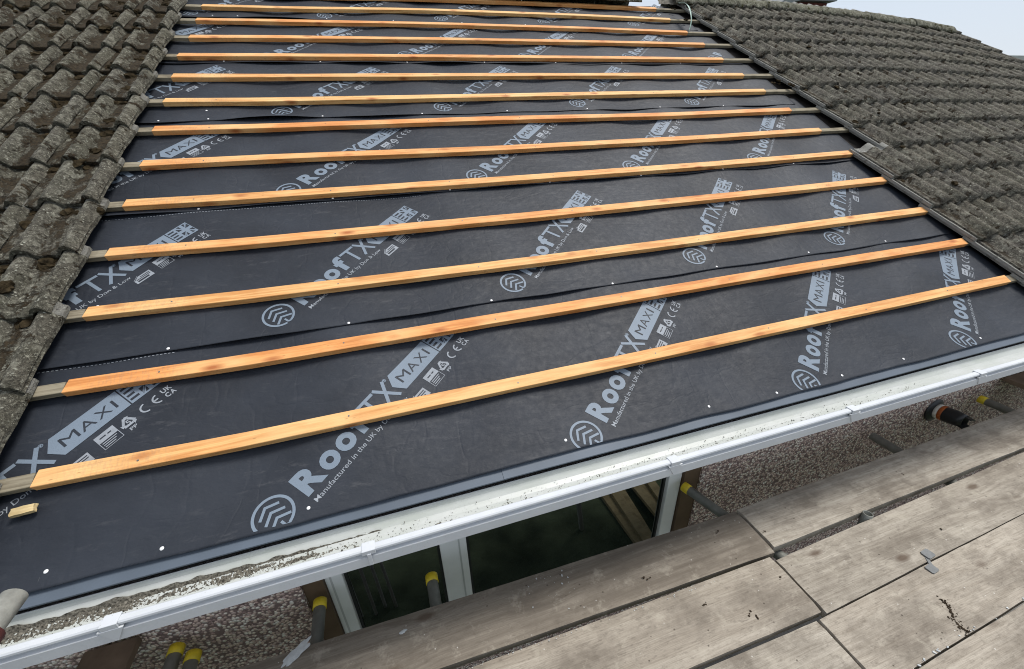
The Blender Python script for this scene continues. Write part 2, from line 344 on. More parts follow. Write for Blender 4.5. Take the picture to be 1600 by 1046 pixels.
M_BRICK = simple('dark_red_brick', (0.125, 0.042, 0.034), 0.9, 0.2, var=0.35, scale=12, bump=0.002)
M_LEAD = simple('grey_lead', (0.20, 0.215, 0.215), 0.6, 0.4, var=0.2, scale=8)
M_SLATE = simple('far_roof_tiles', (0.085, 0.10, 0.095), 0.9, 0.2, var=0.25, scale=8, bump=0.004)
M_RENDER = simple('pale_render', (0.45, 0.43, 0.39), 0.9, 0.2, var=0.1, scale=5)
M_LAWN = simple('lawn', (0.062, 0.080, 0.048), 1.0, 0.05, var=0.6, scale=3.0, bump=0.02)
M_CONC = simple('concrete_path', (0.22, 0.21, 0.19), 0.9, 0.2, var=0.25, scale=4, bump=0.002)
M_SOFF = simple('white_soffit', (0.7, 0.7, 0.7), 0.5, 0.4, var=0.05)
M_ALU = simple('pale_aluminium', (0.62, 0.64, 0.64), 0.5, 0.4, var=0.1)
M_BRICK2 = simple('red_brick', (0.34, 0.12, 0.08), 0.9, 0.2, var=0.35, scale=14)
M_PLANK = timber_old('yellow_planks', (0.34, 0.28, 0.15), (0.46, 0.39, 0.23))
def glass_mat():
    M, n, b = mat('dark_window_glass', 0.015, 0.5); b.inputs['Base Color'].default_value = (0.006, 0.010, 0.009, 1); b.inputs['IOR'].default_value = 2.1
    g = G(n); g.l(g.bump(g.noise(g.coord(), 2.5, 2), 0.0006, 0.3), b.inputs['Normal']); return M
M_GLASS = glass_mat()

# ================================================================== SETTING
gme = mesh('ground', [(-150, -150, -2.62), (150, -150, -2.62), (150, 150, -2.62), (-150, 150, -2.62)], [(0, 1, 2, 3)])
link('ground', gme, None, M_LAWN, kind='structure')
link('path', mesh('path', [(-6, -0.55, -2.615), (12, -0.55, -2.615), (12, 0.25, -2.615), (-6, 0.25, -2.615)], [(0, 1, 2, 3)]), None, M_CONC, kind='structure')
# felted roof slopes under the membrane and tiles
RIDGE_V = 5.07
ULEFT, URIGHT = -4.0, 9.35
def drop(u): return 0.102 * ((u - 4.0) / 3.4) ** 2 if u > 4.0 else 0.0
us = [ULEFT] + [x * 0.5 for x in range(-7, 19)] + [URIGHT]
v_, f_ = [], []
for u in us:
    v_ += [rp(u, 0.02, -0.03 - drop(u)), rp(u, RIDGE_V, -0.03 - drop(u))]
    b = rp(u, RIDGE_V, -0.03 - drop(u)); v_.append(Vector((u, b.y + 4.4, b.z - 2.35)))
for i in range(len(us) - 1):
    for k in (0, 1): f_.append((3 * i + k, 3 * i + 3 + k, 3 * i + 4 + k, 3 * i + 1 + k))
link('roof_deck', mesh('roof_deck', v_, f_), None, M_FELT, kind='structure')

# ================================================================== HOUSE
WY = 0.26
house = empty('house', (0.5, WY, -2.6), label='pebbledashed house wall with a wide white window below the gutter', cat='house')
OX0, OX1, OZ0, OZ1 = -0.575, 1.452, -1.42, -0.13
bm = bmesh.new()
X0, X1, Z0, Z1 = -4.0, 9.3, -2.6, -0.005
def quad(bm, *p): bm.faces.new([bm.verts.new(q) for q in p])
for (a, b, c, d) in ((X0, OX0, Z0, Z1), (OX1, X1, Z0, Z1), (OX0, OX1, Z0, OZ0), (OX0, OX1, OZ1, Z1)):
    box_bm(bm, ((a + b) / 2, WY + 0.06, (c + d) / 2), (b - a, 0.12, d - c))
link('wall', bmesh_to('wall', bm), house, M_PEBBLE)
bm = bmesh.new()
box_bm(bm, ((X0 + X1) / 2, 8.9, -1.1), (X1 - X0, 0.1, 3.0)); box_bm(bm, (X0 + 0.05, 4.6, -1.2), (0.1, 8.4, 2.7)); box_bm(bm, (X1 - 0.05, 4.6, -1.2), (0.1, 8.4, 2.7))
link('outer_wall', bmesh_to('outer_wall', bm), house, M_RENDER)
# gable infill at the far right verge
ym = RIDGE_V * CT
gz = rp(9.2, RIDGE_V, -0.05 - drop(9.2)).z
link('gable_wall', mesh('gable_wall', [(9.2, 0.3, -0.25), (9.2, 8.85, -0.25), (9.2, ym, gz - 0.05)], [(0, 1, 2)]), house, M_RENDER)
link('fascia', box_me('fascia', (-4, 0.0305, -0.16), (9.3, 0.045, -0.040)), house, M_SOFF)
link('soffit', box_me('soffit', (-4, 0.046, -0.150), (9.3, WY - 0.002, -0.140)), house, M_SOFF)
# brown strips either side of the window
for a, b in ((OX0, -0.492), (1.348, OX1)):
    link('brown_trim', box_me('brown_trim', (a + 0.002, WY + 0.012, OZ0), (b, WY + 0.05, OZ1)), house, M_BROWN)
win = link('window', box_me('window', (-0.49, 0.335, OZ0 + 0.002), (1.346, 0.345, OZ1 - 0.002)), house, M_BLK)
def frame_bar(x0, x1, z0, z1, y=0.288, d=0.05): return box_me('bar', (x0, y, z0), (x1, y + d, z1), 0.006)
for nm, x0, x1 in (('frame', -0.49, -0.418), ('frame', 1.262, 1.346), ('mullion', 0.010, 0.136)):
    link(nm, frame_bar(x0, x1, OZ0 + 0.05, OZ1 - 0.05), win, M_FRAME)
for z0, z1 in ((OZ0 + 0.003, OZ0 + 0.05), (OZ1 - 0.05, OZ1 - 0.003)):
    link('frame', frame_bar(-0.49, 1.346, z0, z1, 0.29), win, M_FRAME)
for x0, x1 in ((-0.470, -0.462), (0.096, 0.104), ):
    link('frame_groove', box_me('frame_groove', (x0, 0.2865, OZ0 + 0.06), (x1, 0.295, OZ1 - 0.06)), win, M_FRAMEG)
for x0, x1 in ((-0.417, 0.009), (0.137, 1.261)):
    link('pane', box_me('pane', (x0, 0.318, OZ0 + 0.051), (x1, 0.324, OZ1 - 0.051)), win, M_GLASS)
    g_ = 0.012
    for a, b in ((x0, x0 + g_), (x1 - g_, x1)):
        link('gasket', box_me('gasket', (a, 0.310, OZ0 + 0.052), (b, 0.3175, OZ1 - 0.052)), win, M_BLK)

# ================================================================== GUTTER
GX0, GX1 = -2.2, 4.6
gut = empty('gutter', (0.6, -0.05, -0.03), label='white plastic rain gutter running under the edge of the roof', cat='gutter')
prof_in = [(0.028, -0.024), (0.021, -0.038), (0.002, -0.052), (-0.016, -0.058), (-0.058, -0.058), (-0.070, -0.052), (-0.075, -0.040), (-0.076, -0.012), (-0.078, -0.007)]
prof_out = [(-0.078, -0.007), (-0.082, -0.0045), (-0.098, -0.0045), (-0.102, -0.008), (-0.103, -0.014), (-0.092, -0.0175), (-0.092, -0.0295), (-0.1045, -0.0325), (-0.105, -0.070), (-0.098, -0.075), (-0.010, -0.075), (0.0292, -0.066), (0.0295, -0.0235), (0.028, -0.024)]
def extr(name, prof, x0, x1, n=30, wob=0.0):
    v, f = [], []
    for i in range(n + 1):
        x = x0 + (x1 - x0) * i / n; w = wob * noise.noise((x * 0.9, 4, 0))
        for (y, z) in prof: v.append((x, y, z + w))
    k = len(prof)
    for i in range(n):
        for j in range(k - 1): f.append((i * k + j, i * k + j + 1, (i + 1) * k + j + 1, (i + 1) * k + j))
    me = mesh(name, v, f); return me
link('trough', extr('trough', prof_in, GX0, GX1, 60, 0.002), gut, M_UPVC_IN)
link('front_face', extr('front_face', prof_out, GX0, GX1, 60, 0.002), gut, M_UPVC)
# joint brackets: clip over the lip and a tapered foot on the front
def clip_me(v_down):
    bm = bmesh.new(); w = 0.020
    box_bm(bm, (0, -0.090, -0.0035), (2 * w, 0.030, 0.004)); box_bm(bm, (0, -0.1055, -0.010), (2 * w, 0.004, 0.017)); box_bm(bm, (0, -0.0745, -0.016), (2 * w, 0.004, 0.029))
    if v_down:
        pr = [(-0.030, -0.0185), (0.030, -0.0185), (0.004, -0.066), (-0.004, -0.066)]
        fr = [bm.verts.new((x, -0.1085, z)) for x, z in pr]; bk = [bm.verts.new((x, -0.1035 if z < -0.03 else -0.099, z)) for x, z in pr]
        bm.faces.new(fr[::-1]); 
        for i in range(4): bm.faces.new((fr[i], fr[(i + 1) % 4], bk[(i + 1) % 4], bk[i]))
    else:
        box_bm(bm, (0, -0.1075, -0.040), (0.012, 0.005, 0.050))
    bmesh.ops.recalc_face_normals(bm, faces=bm.faces[:])
    bmesh.ops.bevel(bm, geom=bm.edges[:], offset=0.0009, segments=1, affect='EDGES')
    return bmesh_to('bracket', bm)
cv, cs = clip_me(True), clip_me(False)
for x, me in ((-0.865, cv), (-0.203, cs), (0.905, cv), (1.82, cv), (2.655, cv), (3.4, cv)):
    link('bracket', me, gut, M_UPVC, Matrix.Translation((x, 0, 0)))
# silt lying in the gutter: ragged ribbon with crumbs
v, f = [], []
def silt_amt(x): return max(0.0, min(1.0, 1.0 - (x + 0.45) / 0.55)) if x > -0.45 else 1.0
nx, ny = 800, 16
for i in range(nx + 1):
    x = -1.6 + 2.1 * i / nx
    for j in range(ny + 1):
        t = j / ny; y = 0.004 - 0.044 * t
        y += 0.004 * fbm((x * 16, 2, 0)) - 0.006 * (x > -0.9) * (x + 0.9)
        e = sin(pi * t)
        hgt = 0.008 * e * silt_amt(x) * (0.75 + 0.8 * fbm((x * 14, t * 3, 3))) + 0.009 * fbm((x * 150, t * 16, 1)) * e - 0.006 * (1 - silt_amt(x)) - 0.0046 - 0.003 * (1 - e)
        z0 = -0.058 if y < -0.016 else (-0.058 + 0.008 * (y + 0.016) / 0.012 if y < -0.004 else -0.050 + 0.02 * (y + 0.004) / 0.008)
        v.append((x, y, z0 + hgt))
for i in range(nx):
    for j in range(ny): a = i * (ny + 1) + j; f.append((a, a + ny + 1, a + ny + 2, a + 1))
bm = bmesh.new(); bm.from_mesh(mesh('tmp', v, f, True))
rs = random.Random(3)
def crumb(bm, c, r, rs):
    q = bmesh.ops.create_icosphere(bm, subdivisions=1, radius=r)
    for w in q['verts']: w.co *= rs.uniform(0.55, 1.25)
    bmesh.ops.transform(bm, matrix=Matrix.Translation(c) @ Matrix.Rotation(rs.uniform(0, 6), 4, 'Z') @ Matrix.Diagonal((rs.uniform(0.8, 1.9), 1, rs.uniform(0.5, 0.9), 1)), verts=q['verts'])
for _ in range(1500):
    x = -1.5 + 3.9 * rs.random() ** 1.5; w = rs.gauss(0, 0.012)
    y = -0.016 + w - 0.010 * max(0, min(1, x + 0.9)); y = max(-0.066, min(0.0, y))
    z = -0.058 if y < -0.016 else -0.058 + 0.012 * (y + 0.016) / 0.016
    crumb(bm, (x, y, z + 0.001), 0.0006 + 0.0016 * rs.random() ** 3, rs)
for x, r in ((-0.36, .0075), (-0.30, .005), (-0.245, .006), (-0.19, .004), (0.02, .0075), (0.06, .005), (-0.12, .004), (0.33, .007), (0.35, .006), (0.70, .004)):
    for _ in range(7): crumb(bm, (x + rs.gauss(0, r), -0.042 + rs.gauss(0, 0.004), -0.054), r * rs.uniform(0.3, 0.75), rs)
link('silt', bmesh_to('silt', bm, True), None, M_SILT, label='dark grit and moss crumbs lying along the white gutter', cat='silt', kind='stuff')

# ================================================================== EAVES TRAY
def tray(x0, x1, h0, label):
    v, f = [], []; n = 40; pr = [(0.105, -0.009), (0.070, -0.004), (0.045, -0.001), (0.022, 0.0), (0.0205, -0.004)]
    for i in range(n + 1):
        u = x0 + (x1 - x0) * i / n
        for (vv, h) in pr: v.append(rp(u, vv + 0.003 * noise.noise((u * 1.3, 0, 5)), h + h0 - 0.0095 + 0.001 * noise.noise((u * 3, vv * 9, 0))))
    k = len(pr)
    for i in range(n):
        for j in range(k - 1): f.append((i * k + j, (i + 1) * k + j, (i + 1) * k + j + 1, i * k + j + 1))
    o = link('eaves_tray', mesh('eaves_tray', v, f, False), None, M_TRAY, label=label, cat='eaves tray', group='blue-grey eaves trays above the gutter')
    sm = o.modifiers.new('thick', 'SOLIDIFY'); sm.thickness = 0.0015
tray(-2.0, 0.285, 0.0, 'blue-grey eaves tray strip at the left above the gritty gutter')
tray(0.27, 1.78, 0.002, 'middle length of blue-grey eaves tray above the clean gutter')
tray(1.765, 4.6, 0.0, 'blue-grey eaves tray strip at the right above the pebbledash and flue')

# ================================================================== MEMBRANE SHEETS
RAFT = [-0.883 + 0.653 * k for k in range(-2, 9)]
LAPS = [0.055, 0.832, 1.709, 2.603, 3.425, 4.303, 5.06]
def ufrac(u): return ((u - RAFT[0]) / 0.653) % 1.0
def Hs(i, u, v):
    vb, vt = LAPS[i], LAPS[i + 1] + 0.12
    a = sin(pi * ufrac(u)) ** 2
    g = (v - vb) / 0.345
    sag = -0.015 * a * (0.75 + 0.5 * noise.noise((floor_(u), v * 0.7, i * 3.3)))
    wr = 0.0036 * fbm((u * 1.9 + v * 1.1 + 5 * i, v * 4.6 - u * 0.6, i * 2.0), 2) - 0.0038
    base = 0.0018 - 0.0042 * (v - vb) / (vt - vb)
    d = (v - vb)
    lift = 0.0
    if i > 0 and d < 0.11:
        am = LIFT.get((i, int((u - RAFT[0]) // 0.653)), 0.35)
        lift = am * 0.020 * a ** 0.7 * (1 - d / 0.11) ** 1.6
    elif i == 0 and d < 0.05: lift = 0.004 * (1 - d / 0.05) ** 2 * (0.5 + noise.noise((u * 4.1, 0, 9)))
    if i == 0: fd = min(1.0, max(0.0, (d - 0.01) / 0.16)); sag *= fd; wr = wr * fd - 0.001
    return sag + wr + base + lift
def floor_(u): return math.floor((u - RAFT[0]) / 0.653) * 1.7
LIFT = {(5, 2): 1.3, (3, 2): 1.25, (2, 1): 1.0, (1, 0): 0.9, (1, 1): 0.8, (2, 2): 0.85, (2, 3): 0.6, (2, 4): 0.8, (1, 3): 0.45, (1, 4): 0.45, (1, 5): .5, (4, 2): .9, (4, 3): 1.0, (4, 4): 1.1, (4, 5): .9, (3, 3): .8, (2, 5): .7, (1, 2): .6}
for (k_, c_) in list(LIFT.items()): pass
def edge_v(i, u): return LAPS[i] + 0.006 * noise.noise((u * 1.1, i * 5.0, 0)) + 0.003 * noise.noise((u * 5, i, 2)) + (0.012 * (LIFT.get((i, int((u - RAFT[0]) // 0.653)), 0.3) - 0.4) * sin(pi * ufrac(u)) ** 2 if i else 0.006 * noise.noise((u * 3, 1, 1)))
names = ['bottom sheet of printed black membrane, between the gutter and the first lap', 'second printed membrane sheet up from the gutter, around the second and third battens', 'third printed membrane sheet up from the gutter, across the middle of the slope',
         'fourth printed membrane sheet up from the gutter', 'fifth printed membrane sheet up, below the topmost sheet', 'topmost printed membrane sheet, just below the ridge tiles']
sheets = []
UE0 = -1.5
for i in range(6):
    vt = min(LAPS[i + 1] + 0.12, 5.06)
    dv = []; x = 0.0
    while x < vt - LAPS[i]:
        dv.append(x); x += 0.008 if x < 0.05 else (0.015 if x < 0.12 else 0.028)
    dv.append(vt - LAPS[i]); v, f = [], []
    ue1 = 3.70 if i < 2 else 3.80
    nu = 190
    for a in range(nu + 1):
        for k, d in enumerate(dv):
            e1 = ue1 + 0.03 * noise.noise((d * 2, i, 0)) + (0.10 * d if i > 1 else 0)
            u = UE0 + (e1 - UE0) * a / nu
            vv = edge_v(i, u) + d if d < 0.12 else LAPS[i] + d
            if d < 0.12: vv = edge_v(i, u) * (1 - d / 0.12) + LAPS[i] * (d / 0.12) + d
            v.append(rp(u, vv, Hs(i, u, vv)))
    n = len(dv)
    for a in range(nu):
        for k in range(n - 1): q = a * n + k; f.append((q, q + n, q + n + 1, q + 1))
    root = link('membrane_sheet', mesh('membrane_sheet', v, f, True), None, M_MEM, label=names[i], cat='roofing membrane', group='lapped sheets of printed roofing membrane')
    sm = root.modifiers.new('thick', 'SOLIDIFY'); sm.thickness = 0.0008; sm.offset = -1
    sheets.append(root)
link('old_felt', mesh('old_felt', [rp(-3.5, 0.03, -0.025), rp(4.6, 0.03, -0.025), rp(4.6, 5.05, -0.025), rp(-3.5, 5.05, -0.025)], [(0, 1, 2, 3)]), None, M_FELT2, label='old brown roofing felt showing at the edges beside the tiles', cat='roofing felt')
# ---- print motif ---------------------------------------------------
DG = bpy.context.evaluated_depsgraph_get
def text_2d(s, bold=0.0):
    c = bpy.data.curves.new('t', 'FONT'); c.body = s; c.size = 1.0; c.offset = bold; c.resolution_u = 4; c.fill_mode = 'FRONT'
    o = bpy.data.objects.new('t', c); COL.objects.link(o); dg = DG(); dg.update()
    me = bpy.data.meshes.new_from_object(o.evaluated_get(dg)); vs = [(p.co.x, p.co.y) for p in me.vertices]; fs = [tuple(p.vertices) for p in me.polygons]
    bpy.data.objects.remove(o); bpy.data.curves.remove(c); bpy.data.meshes.remove(me); return vs, fs
def fit(sh, x0, x1, y0, y1):
    vs, fs = sh; a = min(p[0] for p in vs); b = max(p[0] for p in vs); c = min(p[1] for p in vs); d = max(p[1] for p in vs)
    return [(x0 + (p[0] - a) / (b - a) * (x1 - x0), y0 + (p[1] - c) / (d - c) * (y1 - y0)) for p in vs], fs
def bar(p, q, w):
    dx, dy = q[0] - p[0], q[1] - p[1]; Ln = sqrt(dx * dx + dy * dy); nx, ny = -dy / Ln * w / 2, dx / Ln * w / 2
    return [(p[0] + nx, p[1] + ny), (p[0] - nx, p[1] - ny), (q[0] - nx, q[1] - ny), (q[0] + nx, q[1] + ny)], [(0, 1, 2, 3)]
def arc(c, r, w, a0, a1, n=40, ry=None):
    v, f = [], []; ry = ry or r
    for i in range(n + 1):
        a = a0 + (a1 - a0) * i / n
        v += [(c[0] + (r - w) * cos(a), c[1] + (ry - w) * sin(a)), (c[0] + r * cos(a), c[1] + ry * sin(a))]
        if i: f.append((2 * i - 2, 2 * i - 1, 2 * i + 1, 2 * i))
    return v, f
def rect(x0, x1, y0, y1): return [(x0, y0), (x1, y0), (x1, y1), (x0, y1)], [(0, 1, 2, 3)]
def poly(*p): return list(p), [tuple(range(len(p)))]
INK, TXT, DRK = 0, 1, 2
layers = {0: [], 1: [], 2: []}
A = layers[0].append
A(arc((0, 0), 0.066, 0.0095, rad(-78), rad(262), 64))
for dy in (0.041, 0.013, -0.015):
    A(bar((-0.037, dy - 0.0235), (0.0025, dy + 0.0005), 0.0092)); A(bar((-0.0025, dy + 0.0005), (0.037, dy - 0.0235), 0.0092))
A(bar((0.0, -0.036), (0.0, -0.060), 0.0085)); A(bar((0.0, -0.058), (0.013, -0.062), 0.008))
A(fit(text_2d('R', 0.045), 0.098, 0.186, -0.050, 0.047))
A(fit(text_2d('o', 0.045), 0.192, 0.262, -0.052, 0.020)); A(fit(text_2d('o', 0.045), 0.270, 0.342, -0.052, 0.020))
A(fit(text_2d('f', 0.045), 0.352, 0.408, -0.050, 0.052))
A(rect(0.416, 0.502, 0.034, 0.047)); A(rect(0.4525, 0.4665, -0.050, 0.0335))
A(bar((0.503, -0.050), (0.566, 0.047), 0.0135)); A(bar((0.510, 0.047), (0.570, -0.050), 0.0133))
A(arc((0.575, 0.042), 0.0075, 0.0022, 0, 2 * pi, 18)); A(rect(0.5725, 0.5775, 0.038, 0.046))
A(poly((0.572, -0.003), (0.600, -0.052), (0.818, -0.052), (0.818, 0.046), (0.600, 0.046)))
A(rect(0.8225, 0.930, -0.052, 0.046))
D = layers[2].append
for ch, a, b in (('M', .612, .665), ('A', .673, .719), ('X', .727, .772), ('I', .784, .7925)): D(fit(text_2d(ch, 0.0), a, b, -0.024, 0.018))
for k, (w) in enumerate((0.030, 0.034, 0.026, 0.031)):        # small lines of print beside the flag
    D(rect(0.828, 0.828 + w, 0.024 - 0.021 * k, 0.034 - 0.021 * k))
fx0, fx1, fy0, fy1 = 0.868, 0.928, -0.046, 0.041; cx_, cy_ = (fx0 + fx1) / 2, (fy0 + fy1) / 2
for sx in (1, -1):
    for sy in (1, -1):
        D(poly((cx_ + sx * .008, cy_ + sy * .018), (cx_ + sx * .008, cy_ + sy * .042), (cx_ + sx * .020, cy_ + sy * .042)))
        D(poly((cx_ + sx * .010, cy_ + sy * .010), (cx_ + sx * .029, cy_ + sy * .010), (cx_ + sx * .029, cy_ + sy * .034)))
D(bar((cx_ - .029, cy_ - .042), (cx_ - .006, cy_ - .009), 0.0022)); D(bar((cx_ + .029, cy_ + .042), (cx_ + .006, cy_ + .009), 0.0022))
B_ = layers[1].append
B_(fit(text_2d('Manufactured in the UK by Don & Low', 0.004), 0.101, 0.570, -0.093, -0.068))
# house shaped approval mark
B_(poly((0.562, -0.113), (0.588, -0.094), (0.588, -0.100), (0.640, -0.100), (0.640, -0.142), (0.562, -0.142)))
D(rect(0.592, 0.634, -0.112, -0.108)); D(rect(0.572, 0.634, -0.121, -0.117)); D(rect(0.572, 0.622, -0.135, -0.126)); D(bar((0.563, -0.1175), (0.588, -0.0985), 0.003))
# boxed panel: pale top, dark lines below
B_(rect(0.674, 0.738, -0.108, -0.074)); B_(rect(0.674, 0.738, -0.1415, -0.1395)); B_(rect(0.674, 0.676, -0.1392, -0.1084)); B_(rect(0.736, 0.738, -0.1392, -0.1084))
for k in range(3): B_(rect(0.681, 0.728 - 0.006 * k, -0.117 - 0.0085 * k, -0.1135 - 0.0085 * k))
D(rect(0.686, 0.706, -0.093, -0.088)); D(rect(0.712, 0.724, -0.093, -0.088))
# recycling triangle
P3 = [(0.772 + 0.027 * cos(rad(a)), -0.106 + 0.027 * sin(rad(a))) for a in (90, 210, 330)]
for i in range(3):
    p, q = Vector(P3[i]), Vector(P3[(i + 1) % 3]); a, b = p.lerp(q, 0.10), p.lerp(q, 0.74)
    B_(bar(a, b, 0.0085)); d = (q - p).normalized(); nn = Vector((-d.y, d.x)); e = b + d * 0.0005
    B_(poly(tuple(e - nn * 0.0095), tuple(e + d * 0.012), tuple(e + nn * 0.0095)))
B_(fit(text_2d('5', 0.02), 0.7655, 0.7785, -0.119, -0.098)); B_(fit(text_2d('PP', 0.02), 0.760, 0.784, -0.146, -0.132))
# CE mark and UKCA mark
B_(arc((0.840, -0.104), 0.022, 0.006, rad(90), rad(270), 20)); B_(arc((0.884, -0.104), 0.022, 0.006, rad(90), rad(270), 20)); B_(rect(0.8685, 0.882, -0.107, -0.101))
for s_, x0, y0 in (('U', .902, -.101), ('K', .921, -.101), ('C', .902, -.127), ('A', .921, -.127)): B_(fit(text_2d(s_, 0.03), x0, x0 + 0.016, y0, y0 + 0.021))
def build_flat(lay):
    bm = bmesh.new()
    for vs, fs in lay:
        bv = [bm.verts.new((x, y, 0)) for x, y in vs]
        for fc in fs:
            try: bm.faces.new([bv[k] for k in fc])
            except ValueError: pass
    bmesh.ops.triangulate(bm, faces=bm.faces[:])
    for ax in (0, 1):
        k0, k1 = (-3, 32) if ax == 0 else (-5, 3)
        for k in range(k0, k1):
            no = (1, 0, 0) if ax == 0 else (0, 1, 0); pc = (k * 0.03 + 0.0013, 0, 0) if ax == 0 else (0, k * 0.03 + 0.0017, 0)
            bmesh.ops.bisect_plane(bm, geom=bm.verts[:] + bm.edges[:] + bm.faces[:], plane_co=pc, plane_no=no, dist=1e-6)
    me = bpy.data.meshes.new('flat'); bm.to_mesh(me); bm.free(); return me
flat = {k: build_flat(v) for k, v in layers.items()}
def place_print(i, u0, v0, ang):
    ca, sa = cos(rad(ang)), sin(rad(ang)); bm = bmesh.new()
    for k, me in flat.items():
        b2 = bmesh.new(); b2.from_mesh(me)
        for w in b2.verts: s, t = w.co.x, w.co.y; w.co = (u0 + s * ca - t * sa, v0 + s * sa + t * ca, 0)
        bmesh.ops.bisect_plane(b2, geom=b2.verts[:] + b2.edges[:] + b2.faces[:], plane_co=(0, LAPS[i] + 0.006, 0), plane_no=(0, -1, 0), clear_outer=True)
        bmesh.ops.bisect_plane(b2, geom=b2.verts[:] + b2.edges[:] + b2.faces[:], plane_co=(3.68, 0, 0), plane_no=(1, 0, 0), clear_outer=True)
        bmesh.ops.bisect_plane(b2, geom=b2.verts[:] + b2.edges[:] + b2.faces[:], plane_co=(-1.46, 0, 0), plane_no=(-1, 0, 0), clear_outer=True)
        for w in b2.verts: w.co = rp(w.co.x, w.co.y, Hs(i, w.co.x, w.co.y) + (0.0013 if k < 2 else 0.0018))
        for fc in b2.faces: fc.material_index = k
        t = bpy.data.meshes.new('t'); b2.to_mesh(t); b2.free(); bm.from_mesh(t); bpy.data.meshes.remove(t)
    if not bm.faces: bm.free(); return
    me = bmesh_to('print', bm); me.materials.append(M_INK); me.materials.append(M_INKTXT); me.materials.append(M_MEM)
    o = link('print', me, sheets[i])
ROWS = [(0, [(-1.60, .098), (-.486, .099), (.628, .101), (1.74, .094), (2.834, .106)], 43.0), (1, [(-1.555, .943), (-.489, .943), (.579, .942), (1.66, .948), (2.724, .943)], 44.6),
        (2, [(-1.53, 1.835), (-.456, 1.835), (.614, 1.848), (1.700, 1.832), (2.77, 1.835)], 44.6), (3, [(-1.575, 2.707), (-.502, 2.707), (.57, 2.708), (1.648, 2.716), (2.732, 2.706)], 44.6),
        (4, [(-1.69, 3.56), (-.619, 3.560), (.429, 3.585), (1.496, 3.605), (2.553, 3.595), (3.55, 3.58)], 44.6), (5, [(-1.24, 4.40), (-.175, 4.405), (.889, 4.443), (1.966, 4.446), (3.026, 4.437)], 44.6)]
for i, pts, a in ROWS:
    for (u, v0) in pts: place_print(i, u, v0, a)
# ---- nails -----------------------------------------------------------
bm = bmesh.new(); q = bmesh.ops.create_uvsphere(bm, u_segments=10, v_segments=6, radius=0.0062)
for w in q['verts']: w.co.z *= 0.30
nail = bmesh_to('nail', bm, True)
NAILS = [(0, p) for p in [(-1.077, .102), (-.79, .083), (-.381, .093), (.541, .103), (1.202, .093), (1.556, .077), (1.949, .08), (2.362, .084), (2.95, .09)]] + \
        [(1, p) for p in [(-1.183, 1.137), (-.882, .845), (-.206, .838), (.441, .845), (1.088, .838), (1.744, .845), (2.418, .850), (3.058, .848)]] + \
        [(2, p) for p in [(-.875, 1.725), (-.23, 1.726), (.42, 1.722), (1.055, 1.722), (1.714, 1.722), (2.384, 1.722), (3.031, 1.722)]] + \
        [(3, p) for p in [(-1.189, 2.626), (-.919, 2.620), (-.252, 2.615), (.404, 2.615), (1.034, 2.62), (1.694, 2.62), (2.36, 2.617), (2.992, 2.61), (-.94, 2.73)]] + \
        [(4, p) for p in [(-.9, 3.445), (-.24, 3.445), (.42, 3.445), (1.07, 3.445), (1.73, 3.445), (2.40, 3.445), (3.05, 3.445)]] + \
        [(5, p) for p in [(-1.06, 4.34), (-.87, 4.33), (-.16, 4.325), (.42, 4.325), (1.07, 4.325), (1.72, 4.325)]]
for i, (u, v0) in NAILS: link('nail', nail, sheets[i], M_NAIL, rmat(u, v0, Hs(i, u, v0) + 0.0012))
# ---- dashed stitch line printed just under two laps -------------------
def dashes(i, u0, u1, off):
    v, f = [], []; u = u0
    while u < u1:
        p = [(u, 0), (u + 0.008, 0), (u + 0.008, 0.0028), (u, 0.0028)]; b = len(v)
        for a, c in p: vv = edge_v(i + 1, a) - off + c; v.append(rp(a, vv, Hs(i, a, vv) + 0.0011))
        f.append((b, b + 1, b + 2, b + 3)); u += 0.0135
    link('dashed_line', mesh('dashed_line', v, f), sheets[i], M_INKTXT, kind='stuff')
dashes(0, -1.45, -0.86, 0.008); dashes(1, -1.45, 0.25, 0.011)

# ================================================================== BATTENS
BV = {1: [.358, .345, .350, .360, .368], 2: [.695, .682, .690, .700, .700], 3: [1.044, 1.028, 1.017, 1.022, 1.026], 4: [1.393, 1.376, 1.367, 1.374, 1.386], 5: [1.745, 1.731, 1.720, 1.723, 1.742],
      6: [2.087, 2.088, 2.058, 2.062, 2.086], 7: [2.443, 2.432, 2.436, 2.412, 2.427], 8: [2.783, 2.768, 2.770, 2.775, 2.779], 9: [3.123, 3.116, 3.119, 3.112, 3.102], 10: [3.451, 3.459, 3.465, 3.46, 3.448],
      11: [3.777, 3.798, 3.820, 3.822, 3.813], 12: [4.118, 4.137, 4.172, 4.165, 4.132], 13: [4.427, 4.440, 4.520, 4.525, 4.497], 14: [4.740, 4.758, 4.840, 4.858, 4.833]}
BE = {1: (-1.166, 3.565), 2: (-1.17, 3.61), 3: (-1.19, 3.625), 4: (-1.188, 3.616), 5: (-1.19, 3.626), 6: (-1.177, 3.617), 7: (-1.178, 3.580), 8: (-1.174, 3.571), 9: (-1.177, 3.558), 10: (-1.187, 3.554), 11: (-1.155, 3.564), 12: (-1.148, 3.542), 13: (-1.14, 3.531), 14: (-1.12, 3.528)}
UU = [-1.18, -.6, .8, 2.3, 3.6]
def interp(x, xs, ys):
    if x <= xs[0]: return ys[0]
    for i in range(len(xs) - 1):
        if x <= xs[i + 1]:
            t = (x - xs[i]) / (xs[i + 1] - xs[i]); t = t * t * (3 - 2 * t) * 0.5 + t * 0.5
            return ys[i] + (ys[i + 1] - ys[i]) * t
    return ys[-1]
